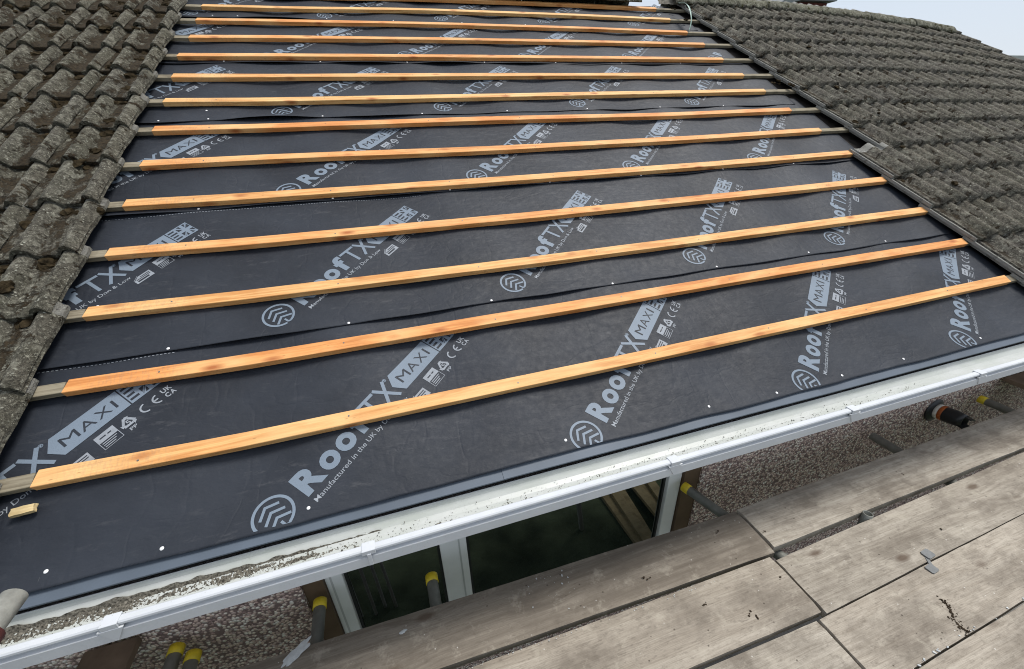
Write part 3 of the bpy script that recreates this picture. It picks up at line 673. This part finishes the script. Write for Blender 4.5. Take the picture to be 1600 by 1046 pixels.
def batten_me(name, u0, u1, vf, wid, hgt, n, h0=0.0, skew=0.0, seed=0, bev=0.0015):
    """sawn bar along u; vf(u) is its lower edge on the slope; local to (u0, vf(u0)) on the roof frame"""
    c = bev; pr = [(0, c), (0, hgt - c), (c, hgt), (wid - c, hgt), (wid, hgt - c), (wid, c), (wid - c, 0), (c, 0)]; v, f = [], []
    for i in range(n + 1):
        u = u0 + (u1 - u0) * i / n; tw = 0.0016 * noise.noise((u * 1.4, seed * 3.1, 1)); b = vf(u)
        for (a, h) in pr:
            sk = skew * (a / wid) if i in (0, n) else 0.0
            v.append((u - u0 + sk, b - vf(u0) + a + 0.0007 * noise.noise((u * 9, a * 50, seed)), h0 + h + tw * (a / wid - 0.5) * 2 + 0.0006 * noise.noise((u * 7, h * 50, seed + 9))))
    k = len(pr)
    for i in range(n):
        for j in range(k): f.append((i * k + j, i * k + (j + 1) % k, (i + 1) * k + (j + 1) % k, (i + 1) * k + j))
    f.append(tuple(range(k))[::-1]); f.append(tuple(range(n * k, (n + 1) * k)))
    bm = bmesh.new(); bm.from_mesh(mesh('t', v, f)); bmesh.ops.recalc_face_normals(bm, faces=bm.faces[:]); return bmesh_to(name, bm)
ORD = ['lowest', 'second', 'third', 'fourth', 'fifth', 'sixth', 'seventh', 'eighth', 'ninth', 'tenth', 'eleventh', 'twelfth', 'thirteenth', 'topmost']
EXTRA = ['new orange batten nearest the gutter, lowest of them all', 'second new orange batten up from the gutter, just below the first membrane lap', 'third new orange batten up from the gutter']
OLDH = 0.024
bm = bmesh.new(); bmesh.ops.create_cone(bm, cap_ends=True, segments=8, radius1=0.0036, radius2=0.0034, depth=0.001); bnail = bmesh_to('nail', bm)
for k in range(1, 15):
    u0, u1 = BE[k]; vf = lambda u, k=k: interp(u, UU, BV[k])
    lab = EXTRA[k - 1] if k <= 3 else ('topmost new orange batten, partly behind the mossy ridge tiles' if k == 14 else '%s new orange batten up from the gutter' % ORD[k - 1])
    last = link('timber_batten', batten_me('timber_batten', u0, u1, vf, 0.054, 0.029, 40, skew=0.010, seed=k), None, M_NEW, rmat(u0, vf(u0), 0.0005), label=lab, cat='batten', group='new orange battens across the membrane')
    if k <= 9:
        bo = bpy.data.objects[-1] if False else last
        for q, ru in enumerate(RAFT):
            if u0 + 0.03 < ru < u1 - 0.03: link('nail', bnail, bo, M_BNAIL, Matrix.Translation(rp(ru + 0.004 * sin(k * 3 + q), vf(ru) + 0.027 + 0.006 * sin(q * 2.3 + k), 0.0297)) @ RX)
    # weathered stubs of the old battens at both ends
    a = u0 - 0.0015; s0 = -1.62
    vs = lambda u, k=k: interp(-1.18, UU, BV[k]) + 0.004 + 0.01 * noise.noise((k, 0, 3)) 
    nm = 'the lowest' if k == 1 else ('the topmost' if k == 14 else 'the %s' % ORD[k - 1])
    link('old_batten', batten_me('old_batten', s0, a, vs, 0.046, OLDH, 6, seed=k + 30), None, M_OLD, rmat(s0, vs(0), 0.0005), label='weathered grey batten stub at the left end of %s orange batten' % nm, cat='batten stub', group='weathered ends of the old battens')
    v2 = lambda u, k=k: interp(3.6, UU, BV[k]) + 0.003 + 0.008 * noise.noise((k, 5, 3))
    e = 4.3
    lab = 'weathered grey batten stub at the right end of %s orange batten' % nm
    if k < 6: lab = 'grey batten stub under the tiles at the right end of %s orange batten' % nm
    link('old_batten', batten_me('old_batten', u1 + 0.0015, e, v2, 0.046, OLDH, 6, seed=k + 60), None, M_OLD, rmat(u1 + 0.0015, v2(0), 0.0005), label=lab, cat='batten stub', group='weathered ends of the old battens')

# ================================================================== TILES
COV, GAUGE, TLEN = 0.286, 0.345, 0.412
def tile_profile(x, left_flange):
    h = 0.0
    for c, w, a in ((0.120, 0.042, 0.040), (0.274, 0.034, 0.038)):
        d = abs(x - c) / w
        if d < 1: h += a * (1 - d ** 2.0) ** 0.75
    if x < -0.028: h += 0.0
    elif x < -0.0035: h -= 0.019
    elif x < 0.0: h -= 0.012
    elif x < 0.085: h -= 0.003 * sin(pi * x / 0.085)
    return h
def tile_me(seed, nx, nv, jag, thick=0.017):
    xs = [-0.042, -0.0285, -0.027, -0.004, 0.0]
    xs += [0.316 * i / nx for i in range(1, nx + 1)]
    vs_ = [TLEN * j / nv for j in range(nv + 1)]; K = len(xs); v, f = [], []
    def top(x, y):
        e = 1.0 + 0.0
        h = tile_profile(x, True)
        h += jag * (0.0018 * fbm((x * 22, y * 22, seed * 7.7), 3) + 0.0024 * noise.noise((x * 90, y * 90, seed)))
        return h
    for j, y in enumerate(vs_):
        for x in xs:
            yy = y
            if j == 0: yy += jag * (0.004 * noise.noise((x * 30, seed * 3.0, 0)) + 0.003 * noise.noise((x * 95, seed * 5.0, 2)))
            if j == 0 and jag > 0.8 and noise.noise((x * 14, seed * 9.1, 4)) > 0.42: yy += 0.012
            if x == xs[-1]: xx = x + jag * 0.003 * noise.noise((y * 40, seed, 0)) - 0.024 * max(0, 1 - y / 0.34)
            else: xx = x
            v.append((xx, yy, top(x, y)))
    base = len(v)
    for j, y in enumerate(vs_):
        for i, x in enumerate(xs): 
            w = v[j * K + i]; v.append((w[0], w[1] + (0.001 if j == 0 else 0), tile_profile(x, True) * 0.92 - thick))
    for j in range(nv):
        for i in range(K - 1):
            a = j * K + i; f.append((a, a + 1, a + K + 1, a + K)); f.append((base + a, base + a + K, base + a + K + 1, base + a + 1))
    for i in range(K - 1):
        f.append((i, base + i, base + i + 1, i + 1)); a = nv * K + i; f.append((a, a + 1, base + a + 1, base + a))
    for j in range(nv):
        a = j * K; f.append((a, a + K, base + a + K, base + a)); a = j * K + K - 1; f.append((a, base + a, base + a + K, a + K))
    me = mesh('tile', v, f)
    sm = [abs(p.normal.z) > 0.5 for p in me.polygons]; me.polygons.foreach_set('use_smooth', sm)
    return me
TILT = -0.066
def add_tile(parent, me, u, vt, mat_, rnd_, dz=0.0):
    mw = rmat(u, vt, 0.025 + 0.017 + 0.028 - drop(u) + dz, TILT + rnd_.gauss(0, 0.006), rnd_.gauss(0, 0.005))
    return link('tile', me, parent, mat_, mw)
rt = random.Random(11)
left = empty('tiled_roof', tuple(rp(-2.2, 2.4, 0)), label='mossy grey concrete tiled roof left of the membrane', cat='tiled roof', group='old concrete tiled roofs either side of the membrane')
LV = [tile_me(s, 34, 14, 1.0) for s in range(7)]
def vt_(k): return 0.008 + GAUGE * k
for k in range(0, 15):
    for c in range(0, 8):
        u = -1.565 - COV * c
        if k < 5 and c > 3: continue
        add_tile(left, LV[rt.randrange(7)], u + rt.gauss(0, 0.003), vt_(k) + rt.gauss(0, 0.004) - (0.02 if k == 0 else 0), M_TILE_L, rt)
right = empty('tiled_roof', tuple(rp(6.2, 2.4, 0)), label='grey ribbed concrete tiled roof right of the membrane, running to the far verge', cat='tiled roof', group='old concrete tiled roofs either side of the membrane')
RV = [tile_me(s + 20, 26, 5, 0.45) for s in range(6)]
cnt = 0
for k in range(0, 15):
    u = 3.668 if k < 5 else 3.958
    c = 0
    while u < URIGHT - 0.25:
        if not (k < 4 and u > 5.2 + 0.9 * k):
            cnt += 1
            add_tile(right, RV[rt.randrange(6)], u + rt.gauss(0, 0.003), vt_(k) + rt.gauss(0, 0.004), M_TILE_R, rt)
        u += COV
# moss and soil lumps
def moss(parent, n, ur, vr, size, rs, cov0):
    bm = bmesh.new()
    base = bmesh.new(); bmesh.ops.create_icosphere(base, subdivisions=2, radius=1.0); bv = [w.co.copy() for w in base.verts]; bf = [[w.index for w in fc.verts] for fc in base.faces]; base.free()
    V, F = [], []
    for _ in range(n):
        u = rs.uniform(*ur); vv = rs.uniform(*vr)
        c = round((u - cov0) / COV); r = rs.random()
        x = (0.048 if r < 0.40 else (0.197 if r < 0.85 else rs.uniform(0, 0.28))) + rs.gauss(0, 0.012)
        kk = (vv - 0.008) / GAUGE; fr = kk - math.floor(kk)
        if rs.random() < 0.6: fr = 0.92 + rs.uniform(-0.06, 0.05)     # soil gathers above each course end
        for _k in range(rs.randrange(2, 9)):
            xx = x + rs.gauss(0, 0.014); f2 = min(0.985, max(0.01, fr + rs.gauss(0, 0.035)))
            uu = cov0 + c * COV + xx
            if uu > ur[1] + 0.1: continue
            vv = 0.008 + (math.floor(kk) + f2) * GAUGE
            hs = 0.070 - 0.028 * (f2 * GAUGE / TLEN) + tile_profile(xx, True) - drop(uu)
            s = size * rs.uniform(0.3, 1.0) ** 1.5; ph = rs.uniform(0, 99)
            sx, sy, sz = s * rs.uniform(0.7, 1.5), s * rs.uniform(0.7, 1.6), s * rs.uniform(0.4, 0.8)
            M = rmat(uu, vv, hs - 0.001, 0, rs.uniform(0, 3)); b0 = len(V)
            for w in bv:
                d = 1 + 0.5 * noise.noise(w * 1.9 + Vector((ph, 0, 0))) + 0.55 * noise.noise(w * 4.5 + Vector((ph, 3, 0)))
                V.append(M @ Vector((w.x * sx * d, w.y * sy * d, w.z * sz * d)))
            F += [tuple(b0 + q for q in fc) for fc in bf]
    bm.free()
    link('moss', mesh('moss', V, F, False), parent, M_MOSS, kind='stuff')
moss(left, 420, (-3.4, -1.36), (0.05, 5.0), 0.025, random.Random(5), -1.565)
moss(right, 300, (3.75, 7.5), (1.2, 4.9), 0.017, random.Random(6), 3.668)
# ================================================================== RIDGE
ridge = empty('ridge', tuple(rp(2.5, RIDGE_V, 0.05)), label='mossy half-round ridge tiles along the top of the roof', cat='ridge')
def ridge_me(seed):
    v, f = [], []; n, m_ = 14, 10; r, Ln, t = 0.118, 0.455, 0.016
    for rr in (r, r - t):
        for j in range(m_ + 1):
            x = Ln * j / m_
            for i in range(n + 1):
                a = pi * i / n; d = rr + (0.006 * fbm((x * 14, a * 3, seed * 5.1)) + 0.003 * noise.noise((x * 60, a * 9, seed)) if rr == r else 0)
                v.append((x + (0.006 * noise.noise((a * 4, seed, 0)) if j in (0, m_) else 0), d * 1.40 * cos(a), d * sin(a)))
    K = n + 1; B = K * (m_ + 1)
    for j in range(m_):
        for i in range(n): a = j * K + i; f.append((a, a + K, a + K + 1, a + 1)); f.append((B + a, B + a + 1, B + a + K + 1, B + a + K))
    for i in range(n): f.append((i, i + 1, B + i + 1, B + i)); a = m_ * K + i; f.append((a, B + a, B + a + 1, a + 1))
    for j in range(m_):
        for i in (0, n): a = j * K + i; f.append((a, a + K, B + a + K, B + a))
    bm = bmesh.new(); bm.from_mesh(mesh('t', v, f)); bmesh.ops.recalc_face_normals(bm, faces=bm.faces[:]); return bmesh_to('ridge_tile', bm, True)
RT = [ridge_me(s) for s in range(5)]
rr_ = random.Random(4)
apex = rp(0, RIDGE_V, 0.05)
u = -3.6
while u < URIGHT - 0.5:
    if not (3.20 < u + 0.2 < 3.55):
        w = Matrix.Translation((u, apex.y - 0.035, apex.z - drop(u + .2) * CT - 0.068 + rr_.gauss(0, 0.004))) @ Matrix.Rotation(rr_.gauss(0, 0.008), 4, 'Z') @ Matrix.Rotation(0.03 * max(0, u - 4) * 0.59, 4, 'Y')
        link('ridge_tile', RT[rr_.randrange(5)], ridge, M_RIDGE, w)
    u += 0.462
v, f = [], []
nn_ = 180
for i in range(nn_ + 1):
    u = 3.6 + (URIGHT - 0.55 - 3.6) * i / nn_
    for j in range(5):
        t = j / 4; vv = RIDGE_V - 0.135 + 0.05 * t + 0.010 * fbm((u * 9, t, 1)); v.append(rp(u, vv, 0.050 + 0.028 * t - drop(u) + 0.010 * fbm((u * 16, t * 4, 2))))
for i in range(nn_):
    for j in range(4): a = i * 5 + j; f.append((a, a + 5, a + 6, a + 1))
link('mortar', mesh('mortar', v, f, True), ridge, M_MORTAR)

# ================================================================== SCAFFOLD
ZT = -0.57
def board(label, xa, xb, ya0, ya1, yb0, yb1, wear, seed, dz=0.0):
    """plank with its house side edge ya0->ya1 and outer edge yb0->yb1 (at xa, xb)"""
    n, q = 60, 6; v, f = [], []
    th = 0.038; ang = math.atan2(ya1 - ya0, xb - xa)
    for i in range(n + 1):
        t = i / n; x = xa + (xb - xa) * t; a = ya0 + (ya1 - ya0) * t; b = yb0 + (yb1 - yb0) * t
        a += 0.0025 * noise.noise((x * 2.1, seed, 1)) + 0.0012 * noise.noise((x * 14, seed, 3)); b += 0.0025 * noise.noise((x * 2.3, seed, 2)) + 0.0012 * noise.noise((x * 13, seed, 5))
        row = []
        for j in range(q + 1):
            s = j / q; y = a + (b - a) * s; e = 0.004 if j in (0, q) else 0.0
            row.append((x + (0.004 * noise.noise((y * 20, seed, 7)) if i in (0, n) else 0), y, -e + 0.0012 * noise.noise((x * 5, y * 16, seed)) - 0.003 * (2 * s - 1) ** 2 * (1 if seed % 2 else -1)))
        row = [(row[0][0], row[0][1], -th)] + row + [(row[-1][0], row[-1][1], -th)]
        v += row
    k = q + 3
    for i in range(n):
        for j in range(k): f.append((i * k + j, i * k + (j + 1) % k, (i + 1) * k + (j + 1) % k, (i + 1) * k + j))
    f.append(tuple(range(k))); f.append(tuple(range(n * k, (n + 1) * k)))
    cx = (xa + xb) / 2; cy = (ya0 + yb0 + ya1 + yb1) / 4
    v = [(a - cx, b - cy, c) for a, b, c in v]
    bm = bmesh.new(); bm.from_mesh(mesh('t', v, f)); bmesh.ops.recalc_face_normals(bm, faces=bm.faces[:])
    o = link('scaffold_board', bmesh_to('scaffold_board', bm), None, M_BOARD, Matrix.Translation((cx, cy, ZT + dz)), label=label, cat='scaffold board', group='weathered scaffold boards')
    o['wear'] = wear; return o
board('dark dirty scaffold board right below the window', -2.4, 1.413, 0.062, -0.012, -0.152, -0.240, 0.85, 1)
board('pale scaffold board alongside the pebbledash wall, nearest the flue', 1.425, 5.2, -0.012, 0.045, -0.226, -0.170, 0.08, 2, 0.004)
board('scaffold board behind the dark one by the window, ending at a butt joint', -2.4, 1.372, -0.216, -0.252, -0.452, -0.492, 0.30, 3, 0.003)
board('scaffold board with a steel clip on its outer edge', 1.384, 5.2, -0.273, -0.160, -0.503, -0.385, 0.30, 4)
board('damp greenish scaffold board at the bottom, ending beside the crossed twig dirt', -2.4, 1.329, -0.470, -0.507, -0.700, -0.735, 0.05, 5, -0.004)
board('pale scaffold board with a dark twig and dirt near its edge', 1.338, 5.2, -0.511, -0.385, -0.735, -0.600, 0.02, 6)
board('outermost scaffold board in view, at the bottom right corner', -2.4, 5.2, -0.8715, -0.6075, -1.099, -0.835, 0.0, 8, -0.003)
# transom tubes under the boards with caps
def tube(name, p0, p1, label, cat, m_=M_GALV, cap=None, group=None, r=0.02415):
    p0, p1 = Vector(p0), Vector(p1); root = empty(name, tuple(p0), label=label, cat=cat, group=group)
    link('tube', tube_me('tube', p0, p1, r, 0.004), root, m_)
    if cap:
        d = (p1 - p0).normalized(); link('end_cap', tube_me('end_cap', p0 - d * 0.006, p0 + d * 0.034, r + 0.003, 0, 20, [(r - 0.002, 0), (r + 0.003, 0.003), (r + 0.003, 0.038), (r + 0.0002, 0.0385)]), root, cap)
    return root
ZA = -0.640
GT = 'scaffold tubes reaching in under the boards towards the wall'
tube('scaffold_tube', (-1.035, 0.225, ZA), (-1.02, -1.3, ZA), 'left of two yellow-capped scaffold tubes side by side at the bottom left', 'scaffold tube', cap=M_YEL, group=GT)
tube('scaffold_tube', (-0.966, 0.180, ZA - 0.004), (-0.951, -1.3, ZA - 0.004), 'right of two yellow-capped scaffold tubes side by side at the bottom left', 'scaffold tube', cap=M_YEL, group=GT)
tube('scaffold_tube', (-0.513, 0.232, ZA), (-0.50, -1.3, ZA), 'yellow-capped scaffold tube beside the left window frame', 'scaffold tube', cap=M_YEL, group=GT)
tube('scaffold_tube', (-0.047, 0.188, ZA), (-0.035, -1.3, ZA), 'yellow-capped scaffold tube in front of the window glass', 'scaffold tube', cap=M_YEL, group=GT)
tube('scaffold_tube', (1.330, 0.245, ZA), (1.80, -1.25, ZA - 0.02), 'yellow-capped scaffold tube beside the right window frame', 'scaffold tube', cap=M_YEL, group=GT)
tube('scaffold_tube', (2.665, 0.200, ZA), (2.69, -1.3, ZA), 'plain grey scaffold tube against the pebbledash, without a cap', 'scaffold tube', group=GT)
tube('scaffold_tube', (3.715, 0.220, ZA), (3.75, -1.3, ZA), 'yellow-capped scaffold tube beyond the black flue', 'scaffold tube', cap=M_YEL, group=GT)
tube('scaffold_tube', (4.00, 0.12, ZA + 0.012), (4.00, -1.3, ZA + 0.012), 'short scaffold tube with a white end cap', 'scaffold tube', cap=M_FLUEW, group=GT)
up = tube('scaffold_tube', (1.975, -0.236, ZT + 0.012), (1.945, -0.262, -0.95), 'upright open tube end in the gap between two boards', 'scaffold tube', group='upright scaffold tubes', r=0.021)
for q, x in enumerate((0.35, 2.9)): tube('scaffold_standard', (x, -1.36, ZT + 0.0), (x, -1.36, -2.61), 'upright scaffold standard under the outer edge of the deck, ' + ('opposite the window', 'opposite the pebbledash wall')[q], 'scaffold tube', group='upright scaffold tubes behind the boards')
tube('scaffold_ledger', (-2.4, -1.30, ZA - 0.05), (5.2, -1.30, ZA - 0.05), 'long scaffold tube running below the outer boards', 'scaffold tube')
pole = empty('scaffold_tube', (-0.909, -0.165, 0.253), label='chalky grey scaffold tube end with dark red coupler above the gutter', cat='scaffold tube')
link('tube', tube_me('tube', (-0.909, -0.165, 0.250), (-0.915, -1.25, 0.250), 0.0235, 0.004, 24), pole, M_GALVP)
link('coupler', tube_me('coupler', (-0.9095, -0.245, 0.250), (-0.91, -0.31, 0.250), 0.031, 0.0, 16, [(0.0237, 0), (0.031, 0.003), (0.031, 0.06), (0.0237, 0.063)]), pole, M_RUST)
# steel board clip over the joint
clip = empty('board_clip', (1.975, -0.492, ZT), label='small grey steel clip across the gap between two scaffold boards', cat='board clip')
def plate(p, w, l, rot):
    bm = bmesh.new(); box_bm(bm, (0, 0, 0), (w, l, 0.003)); vv = [e for e in bm.edges if abs(e.verts[0].co.z - e.verts[1].co.z) > 0.001]
    bmesh.ops.bevel(bm, geom=vv, offset=0.0035, segments=2, affect='EDGES'); me = bmesh_to('plate', bm)
    link('plate', me, clip, M_STEEL, Matrix.Translation(p) @ Matrix.Rotation(rot, 4, 'Z'))
plate((2.010, -0.462, ZT + 0.0055), 0.046, 0.036, 0.1); plate((1.950, -0.512, ZT + 0.0055), 0.042, 0.034, 0.1)
link('strap', box_me('strap', (-0.006, -0.03, -0.012), (0.006, 0.03, 0.0)), clip, M_STEEL, Matrix.Translation((1.978, -0.488, ZT + 0.002)) @ Matrix.Rotation(-0.6, 4, 'Z'))
# brown boards running in to the wall under the gutter
def brown(label, x, z, w):
    link('brown_board', box_me('brown_board', (x - w / 2, -0.30, z - 0.03), (x + w / 2, 0.245, z), 0.003), None, M_BROWNB, label=label, cat='board', group='brown boards under the gutter')
brown('brown stained board under the gutter at the bottom left', -1.215, -0.536, 0.17)
brown('brown stained board under the gutter at the far right', 4.12, -0.532, 0.36)
# dirt, paint spots, flakes on the boards
bm = bmesh.new(); rs = random.Random(8)
for _ in range(230):
    t = rs.random(); w = 0.0025 if rs.random() < 0.55 else 0.013
    c = Vector((1.845, -0.605, 0)).lerp(Vector((1.792, -0.715, 0)), t) + Vector((rs.gauss(0, w) + 0.010 * sin(t * 7), rs.gauss(0, w), 0))
    crumb(bm, (c.x, c.y, ZT + 0.002), 0.0007 + 0.0032 * rs.random() ** 2.5, rs)
for (x, y) in ((0.80, -0.16), (0.815, -0.165), (1.33, -0.34), (1.10, -0.41), (0.97, -0.33), (1.25, -0.08), (2.2, -0.40), (1.45, -0.15), (2.4, -0.12), (1.12, -0.43)):
    for _ in range(4): crumb(bm, (x + rs.gauss(0, 0.006), y + rs.gauss(0, 0.004), ZT + 0.004), 0.0015 + 0.0025 * rs.random(), rs)
link('dirt', bmesh_to('dirt', bm, True), None, M_DIRT, label='dark twig of dirt and crumbs scattered on the boards', cat='dirt', kind='stuff')
def splat(name, cx, cy, rx, ry, rot, label, mt, h=0.0012, z=ZT):
    n = 40; v = [(0, 0, h)]; 
    for k in range(n):
        a = 2 * pi * k / n; d = 1 + 0.35 * noise.noise((cos(a) * 2, sin(a) * 2, cx * 9)) + 0.18 * noise.noise((cos(a) * 7, sin(a) * 7, cy * 9)); v.append((rx * d * cos(a) * .6, ry * d * sin(a) * .6, h * .8))
    for k in range(n): a = v[1 + k]; v.append((a[0] / .6, a[1] / .6, 0))
    f = [(0, 1 + k, 1 + (k + 1) % n) for k in range(n)] + [(1 + k, 1 + n + k, 1 + n + (k + 1) % n, 1 + (k + 1) % n) for k in range(n)]
    link(name, mesh(name, v, f, True), None, mt, Matrix.Translation((cx, cy, z + 0.0022)) @ Matrix.Rotation(rot, 4, 'Z'), label=label, cat='paint spot')
splat('paint_spot', -0.178, -0.045, 0.016, 0.007, 0.2, 'small white paint spot on the dark board below the window', M_PAINT)
splat('paint_smear', -0.560, 0.008, 0.020, 0.055, -0.9, 'long pale blue paint smear at the left end of the dark board', M_PAINT)
rs = random.Random(21); bm = bmesh.new()
for _ in range(26):
    t = rs.random(); x = 1.45 + 1.0 * t; y = -0.735 + 0.135 * (x - 1.338) / 3.86 + rs.gauss(0.002, 0.003)
    crumb(bm, (x, y, ZT + 0.002), 0.0015 + 0.003 * rs.random() ** 2, rs)
for _ in range(45):
    x = rs.uniform(-0.05, 1.1); y = -0.156 - 0.0225 * (x + 2.4) - 0.030 + rs.gauss(0, 0.002); crumb(bm, (x, y - 0.002, ZT + 0.002), 0.0008 + 0.0012 * rs.random(), rs)
for _ in range(26): crumb(bm, (0.40 + rs.gauss(0, 0.05), -0.06 + rs.gauss(0, 0.035), ZT + 0.003), 0.0008 + 0.0028 * rs.random() ** 3, rs)
link('paint_flakes', bmesh_to('paint_flakes', bm), None, M_PAINT, label='white flakes along the edges of the scaffold boards', cat='flakes', kind='stuff')

# ================================================================== FLUE
fl = empty('flue', (3.36, WY, -0.655), label='black boiler flue terminal with an orange stained ring on the pebbledash wall', cat='flue')
fd = Vector((0.0, -1, 0.13)).normalized(); fp = Vector((3.325, WY - 0.002, -0.655))
link('wall_seal', tube_me('wall_seal', fp, fp + fd * 0.03, 0.08, 0, 28, [(0.084, 0), (0.080, 0.010), (0.062, 0.016), (0.050, 0.022)]), fl, M_BLK)
link('ring', tube_me('ring', fp + fd * 0.018, fp + fd * 0.06, 0.05, 0, 28, [(0.046, 0), (0.051, 0.004), (0.051, 0.020), (0.047, 0.024)]), fl, M_FLUEW)
link('stained_ring', tube_me('stained_ring', fp + fd * 0.042, fp + fd * 0.08, 0.05, 0, 28, [(0.047, 0), (0.0505, 0.003), (0.0505, 0.022), (0.047, 0.026)]), fl, M_FLUEO)
me = tube_me('barrel', fp + fd * 0.06, fp + fd * 0.20, 0.05, 0, 28, [(0.047, 0), (0.050, 0.006), (0.050, 0.05), (0.047, 0.08), (0.041, 0.105), (0.034, 0.105), (0.038, 0.05)])
link('barrel', me, fl, M_BLK)
bm = bmesh.new()
for s in (-1, 1): box_bm(bm, tuple(fp + fd * 0.165 + Vector((0.012 * s, 0, 0.026 * s))), (0.05, 0.055, 0.007), Matrix.Rotation(0.25 * s, 4, 'Y') @ Matrix.Rotation(0.10, 4, 'X'))
link('hood', bmesh_to('hood', bm), fl, M_BLK)

# ================================================================== SMALL THINGS ON THE ROOF
v, f = [], []
pts = [(3.735, 4.74, .115), (3.715, 4.62, .155), (3.69, 4.50, .165), (3.66, 4.38, .145), (3.625, 4.26, .095), (3.57, 4.16, .030)]
for i in range(21):
    t = i / 20 * 5; k = min(4, int(t)); q = t - k
    p0, p1 = pts[max(0, k - 1)], pts[k]; p2, p3 = pts[k + 1], pts[min(5, k + 2)]
    P = [0.5 * ((2 * b) + (-a + c) * q + (2 * a - 5 * b + 4 * c - d) * q * q + (-a + 3 * b - 3 * c + d) * q ** 3) for a, b, c, d in zip(p0, p1, p2, p3)]
    w = 0.030 * (1 - 0.6 * abs(t / 5 - 0.4) * 2)
    v += [rp(P[0] - w, P[1] - w * .5, P[2] + 0.01), rp(P[0] + w, P[1] + w * .5, P[2] - 0.01)]
    if i: a = 2 * i; f.append((a - 2, a - 1, a + 1, a))
o = link('plastic_strip', mesh('plastic_strip', v, f, True), None, M_STRAP, label='curled strip of pale green plastic below the ridge at the tile edge', cat='plastic strip')
o.modifiers.new('thick', 'SOLIDIFY').thickness = 0.002
bm = bmesh.new(); box_bm(bm, (0, 0, 0.008), (0.058, 0.024, 0.013))
bmesh.ops.subdivide_edges(bm, edges=bm.edges[:], cuts=3, use_grid_fill=True)
for w in bm.verts: w.co += Vector((0.004 * noise.noise(w.co * 90) * (abs(w.co.x) / .03), 0.002 * noise.noise(w.co * 130), 0.0015 * noise.noise(w.co * 110 + Vector((3, 3, 3)))))
link('wood_offcut', bmesh_to('wood_offcut', bm), None, M_CHIP, rmat(-1.178, 0.298, 0.000, 0, 0.05), label='small pale split offcut of wood lying on the membrane at the left edge', cat='offcut')

# ================================================================== BEYOND THE ROOF
# brick dormer with a grey lead top, seen over the ridge
dm = empty('brick_dormer', (11.0, 9.2, 3.0), label='dark red brick stub with a flat grey top seen above the ridge', cat='dormer')
def rayp(x, y, Y):
    d = Rr * ((x - 800) / F0) + Rd * ((y - 523) / F0) + Rf; t = (Y - CAMP.y) / d.y; return CAMP + d * t
YB = 9.0
p0, p1 = rayp(1243, 20, YB), rayp(1289, 20, YB); top = rayp(1265, 3.5, YB).z
nB = max(3, int((p1.x - p0.x) / 0.225)); bh = 0.075
bxs, bzs = (p1.x - p0.x) / nB, bh
bme = box_me('brick', (0.005, 0, 0.005), (bxs - 0.005, 0.1, bzs - 0.005), 0.003)
link('core', box_me('core', (p0.x, YB + 0.008, 1.2), (p1.x, YB + 1.4, top)), dm, M_MORTAR)
zz = top - bh; r_ = 0
while zz > top - 0.5:
    for k in range(nB): link('brick', bme, dm, M_BRICK, Matrix.Translation((p0.x + k * bxs, YB, zz)))
    zz -= bh; r_ += 1
sl0 = rayp(1203, 10, YB)
link('roof', mesh('roof', [(sl0.x, YB - 0.12, sl0.z - 0.05), (p0.x + 0.05, YB - 0.12, top + 0.32), (p1.x + 0.12, YB - 0.12, top + 0.30), (p1.x + 0.16, YB - 0.12, top + 0.02), (p0.x - 0.05, YB - 0.12, top + 0.0),
     (sl0.x, YB + 1.5, sl0.z - 0.05), (p0.x + 0.05, YB + 1.5, top + 0.32), (p1.x + 0.12, YB + 1.5, top + 0.30), (p1.x + 0.16, YB + 1.5, top + 0.02), (p0.x - 0.05, YB + 1.5, top + 0.0)],
     [(0, 1, 2, 3, 4), (9, 8, 7, 6, 5), (0, 5, 6, 1), (1, 6, 7, 2), (2, 7, 8, 3), (3, 8, 9, 4), (4, 9, 5, 0)]), dm, M_LEAD)
# next house along
nh = empty('neighbouring_house', (22, 8, -2.6), label='further house whose dark roof shows beyond the verge at the right edge', cat='house')
rz = rayp(1590, 87, 8.5).z
v, f = [], []
link('wall', box_me('wall', (15.2, 4.2, -2.6), (28, 12.8, rz - 2.1)), nh, M_RENDER)
link('roof', mesh('roof', [(15, 4, rz - 2.2), (28.2, 4, rz - 2.2), (28.2, 8.5, rz), (15, 8.5, rz), (15, 13, rz - 2.2), (28.2, 13, rz - 2.2)], [(0, 1, 2, 3), (3, 2, 5, 4), (0, 3, 4), (1, 5, 2)]), nh, M_SLATE)
# timber stacked on the ground below the deck (mirrored in the window)
for k in range(6):
    o = link('plank', box_me('plank', (-0.05, -1.2, 0), (0.05, 1.2, 0.045), 0.003), None, M_PLANK, Matrix.Translation((1.86 + 0.12 * k, -1.6, -2.61 + (0.05 if k % 2 else 0.0))) @ Matrix.Rotation(0.06 * (k % 3) - 0.05, 4, 'Z'), label=['first', 'second', 'third', 'fourth', 'fifth', 'sixth'][k] + ' yellowish plank from the left in the stack mirrored in the window', cat='plank', group='planks stacked below the deck')
for q, (x, y) in enumerate(((-0.72, -0.64), (-0.62, -0.62), (-0.56, -0.66), (-0.49, -0.63))):
    tube('metal_pole', (x, y, -0.68), (x + 0.02 * q, y - 0.1, -2.61), ('first', 'second', 'third', 'fourth')[q] + ' pale pole from the left mirrored in the left window pane', 'pole', M_ALU, group='pale poles standing below the deck', r=0.013)
tube('scaffold_tube', (1.05, -0.5, -0.7), (1.45, -0.9, -2.6), 'leaning pale tube below the deck, mirrored in the right window pane', 'scaffold tube', M_ALU)
print('right tiles', cnt)
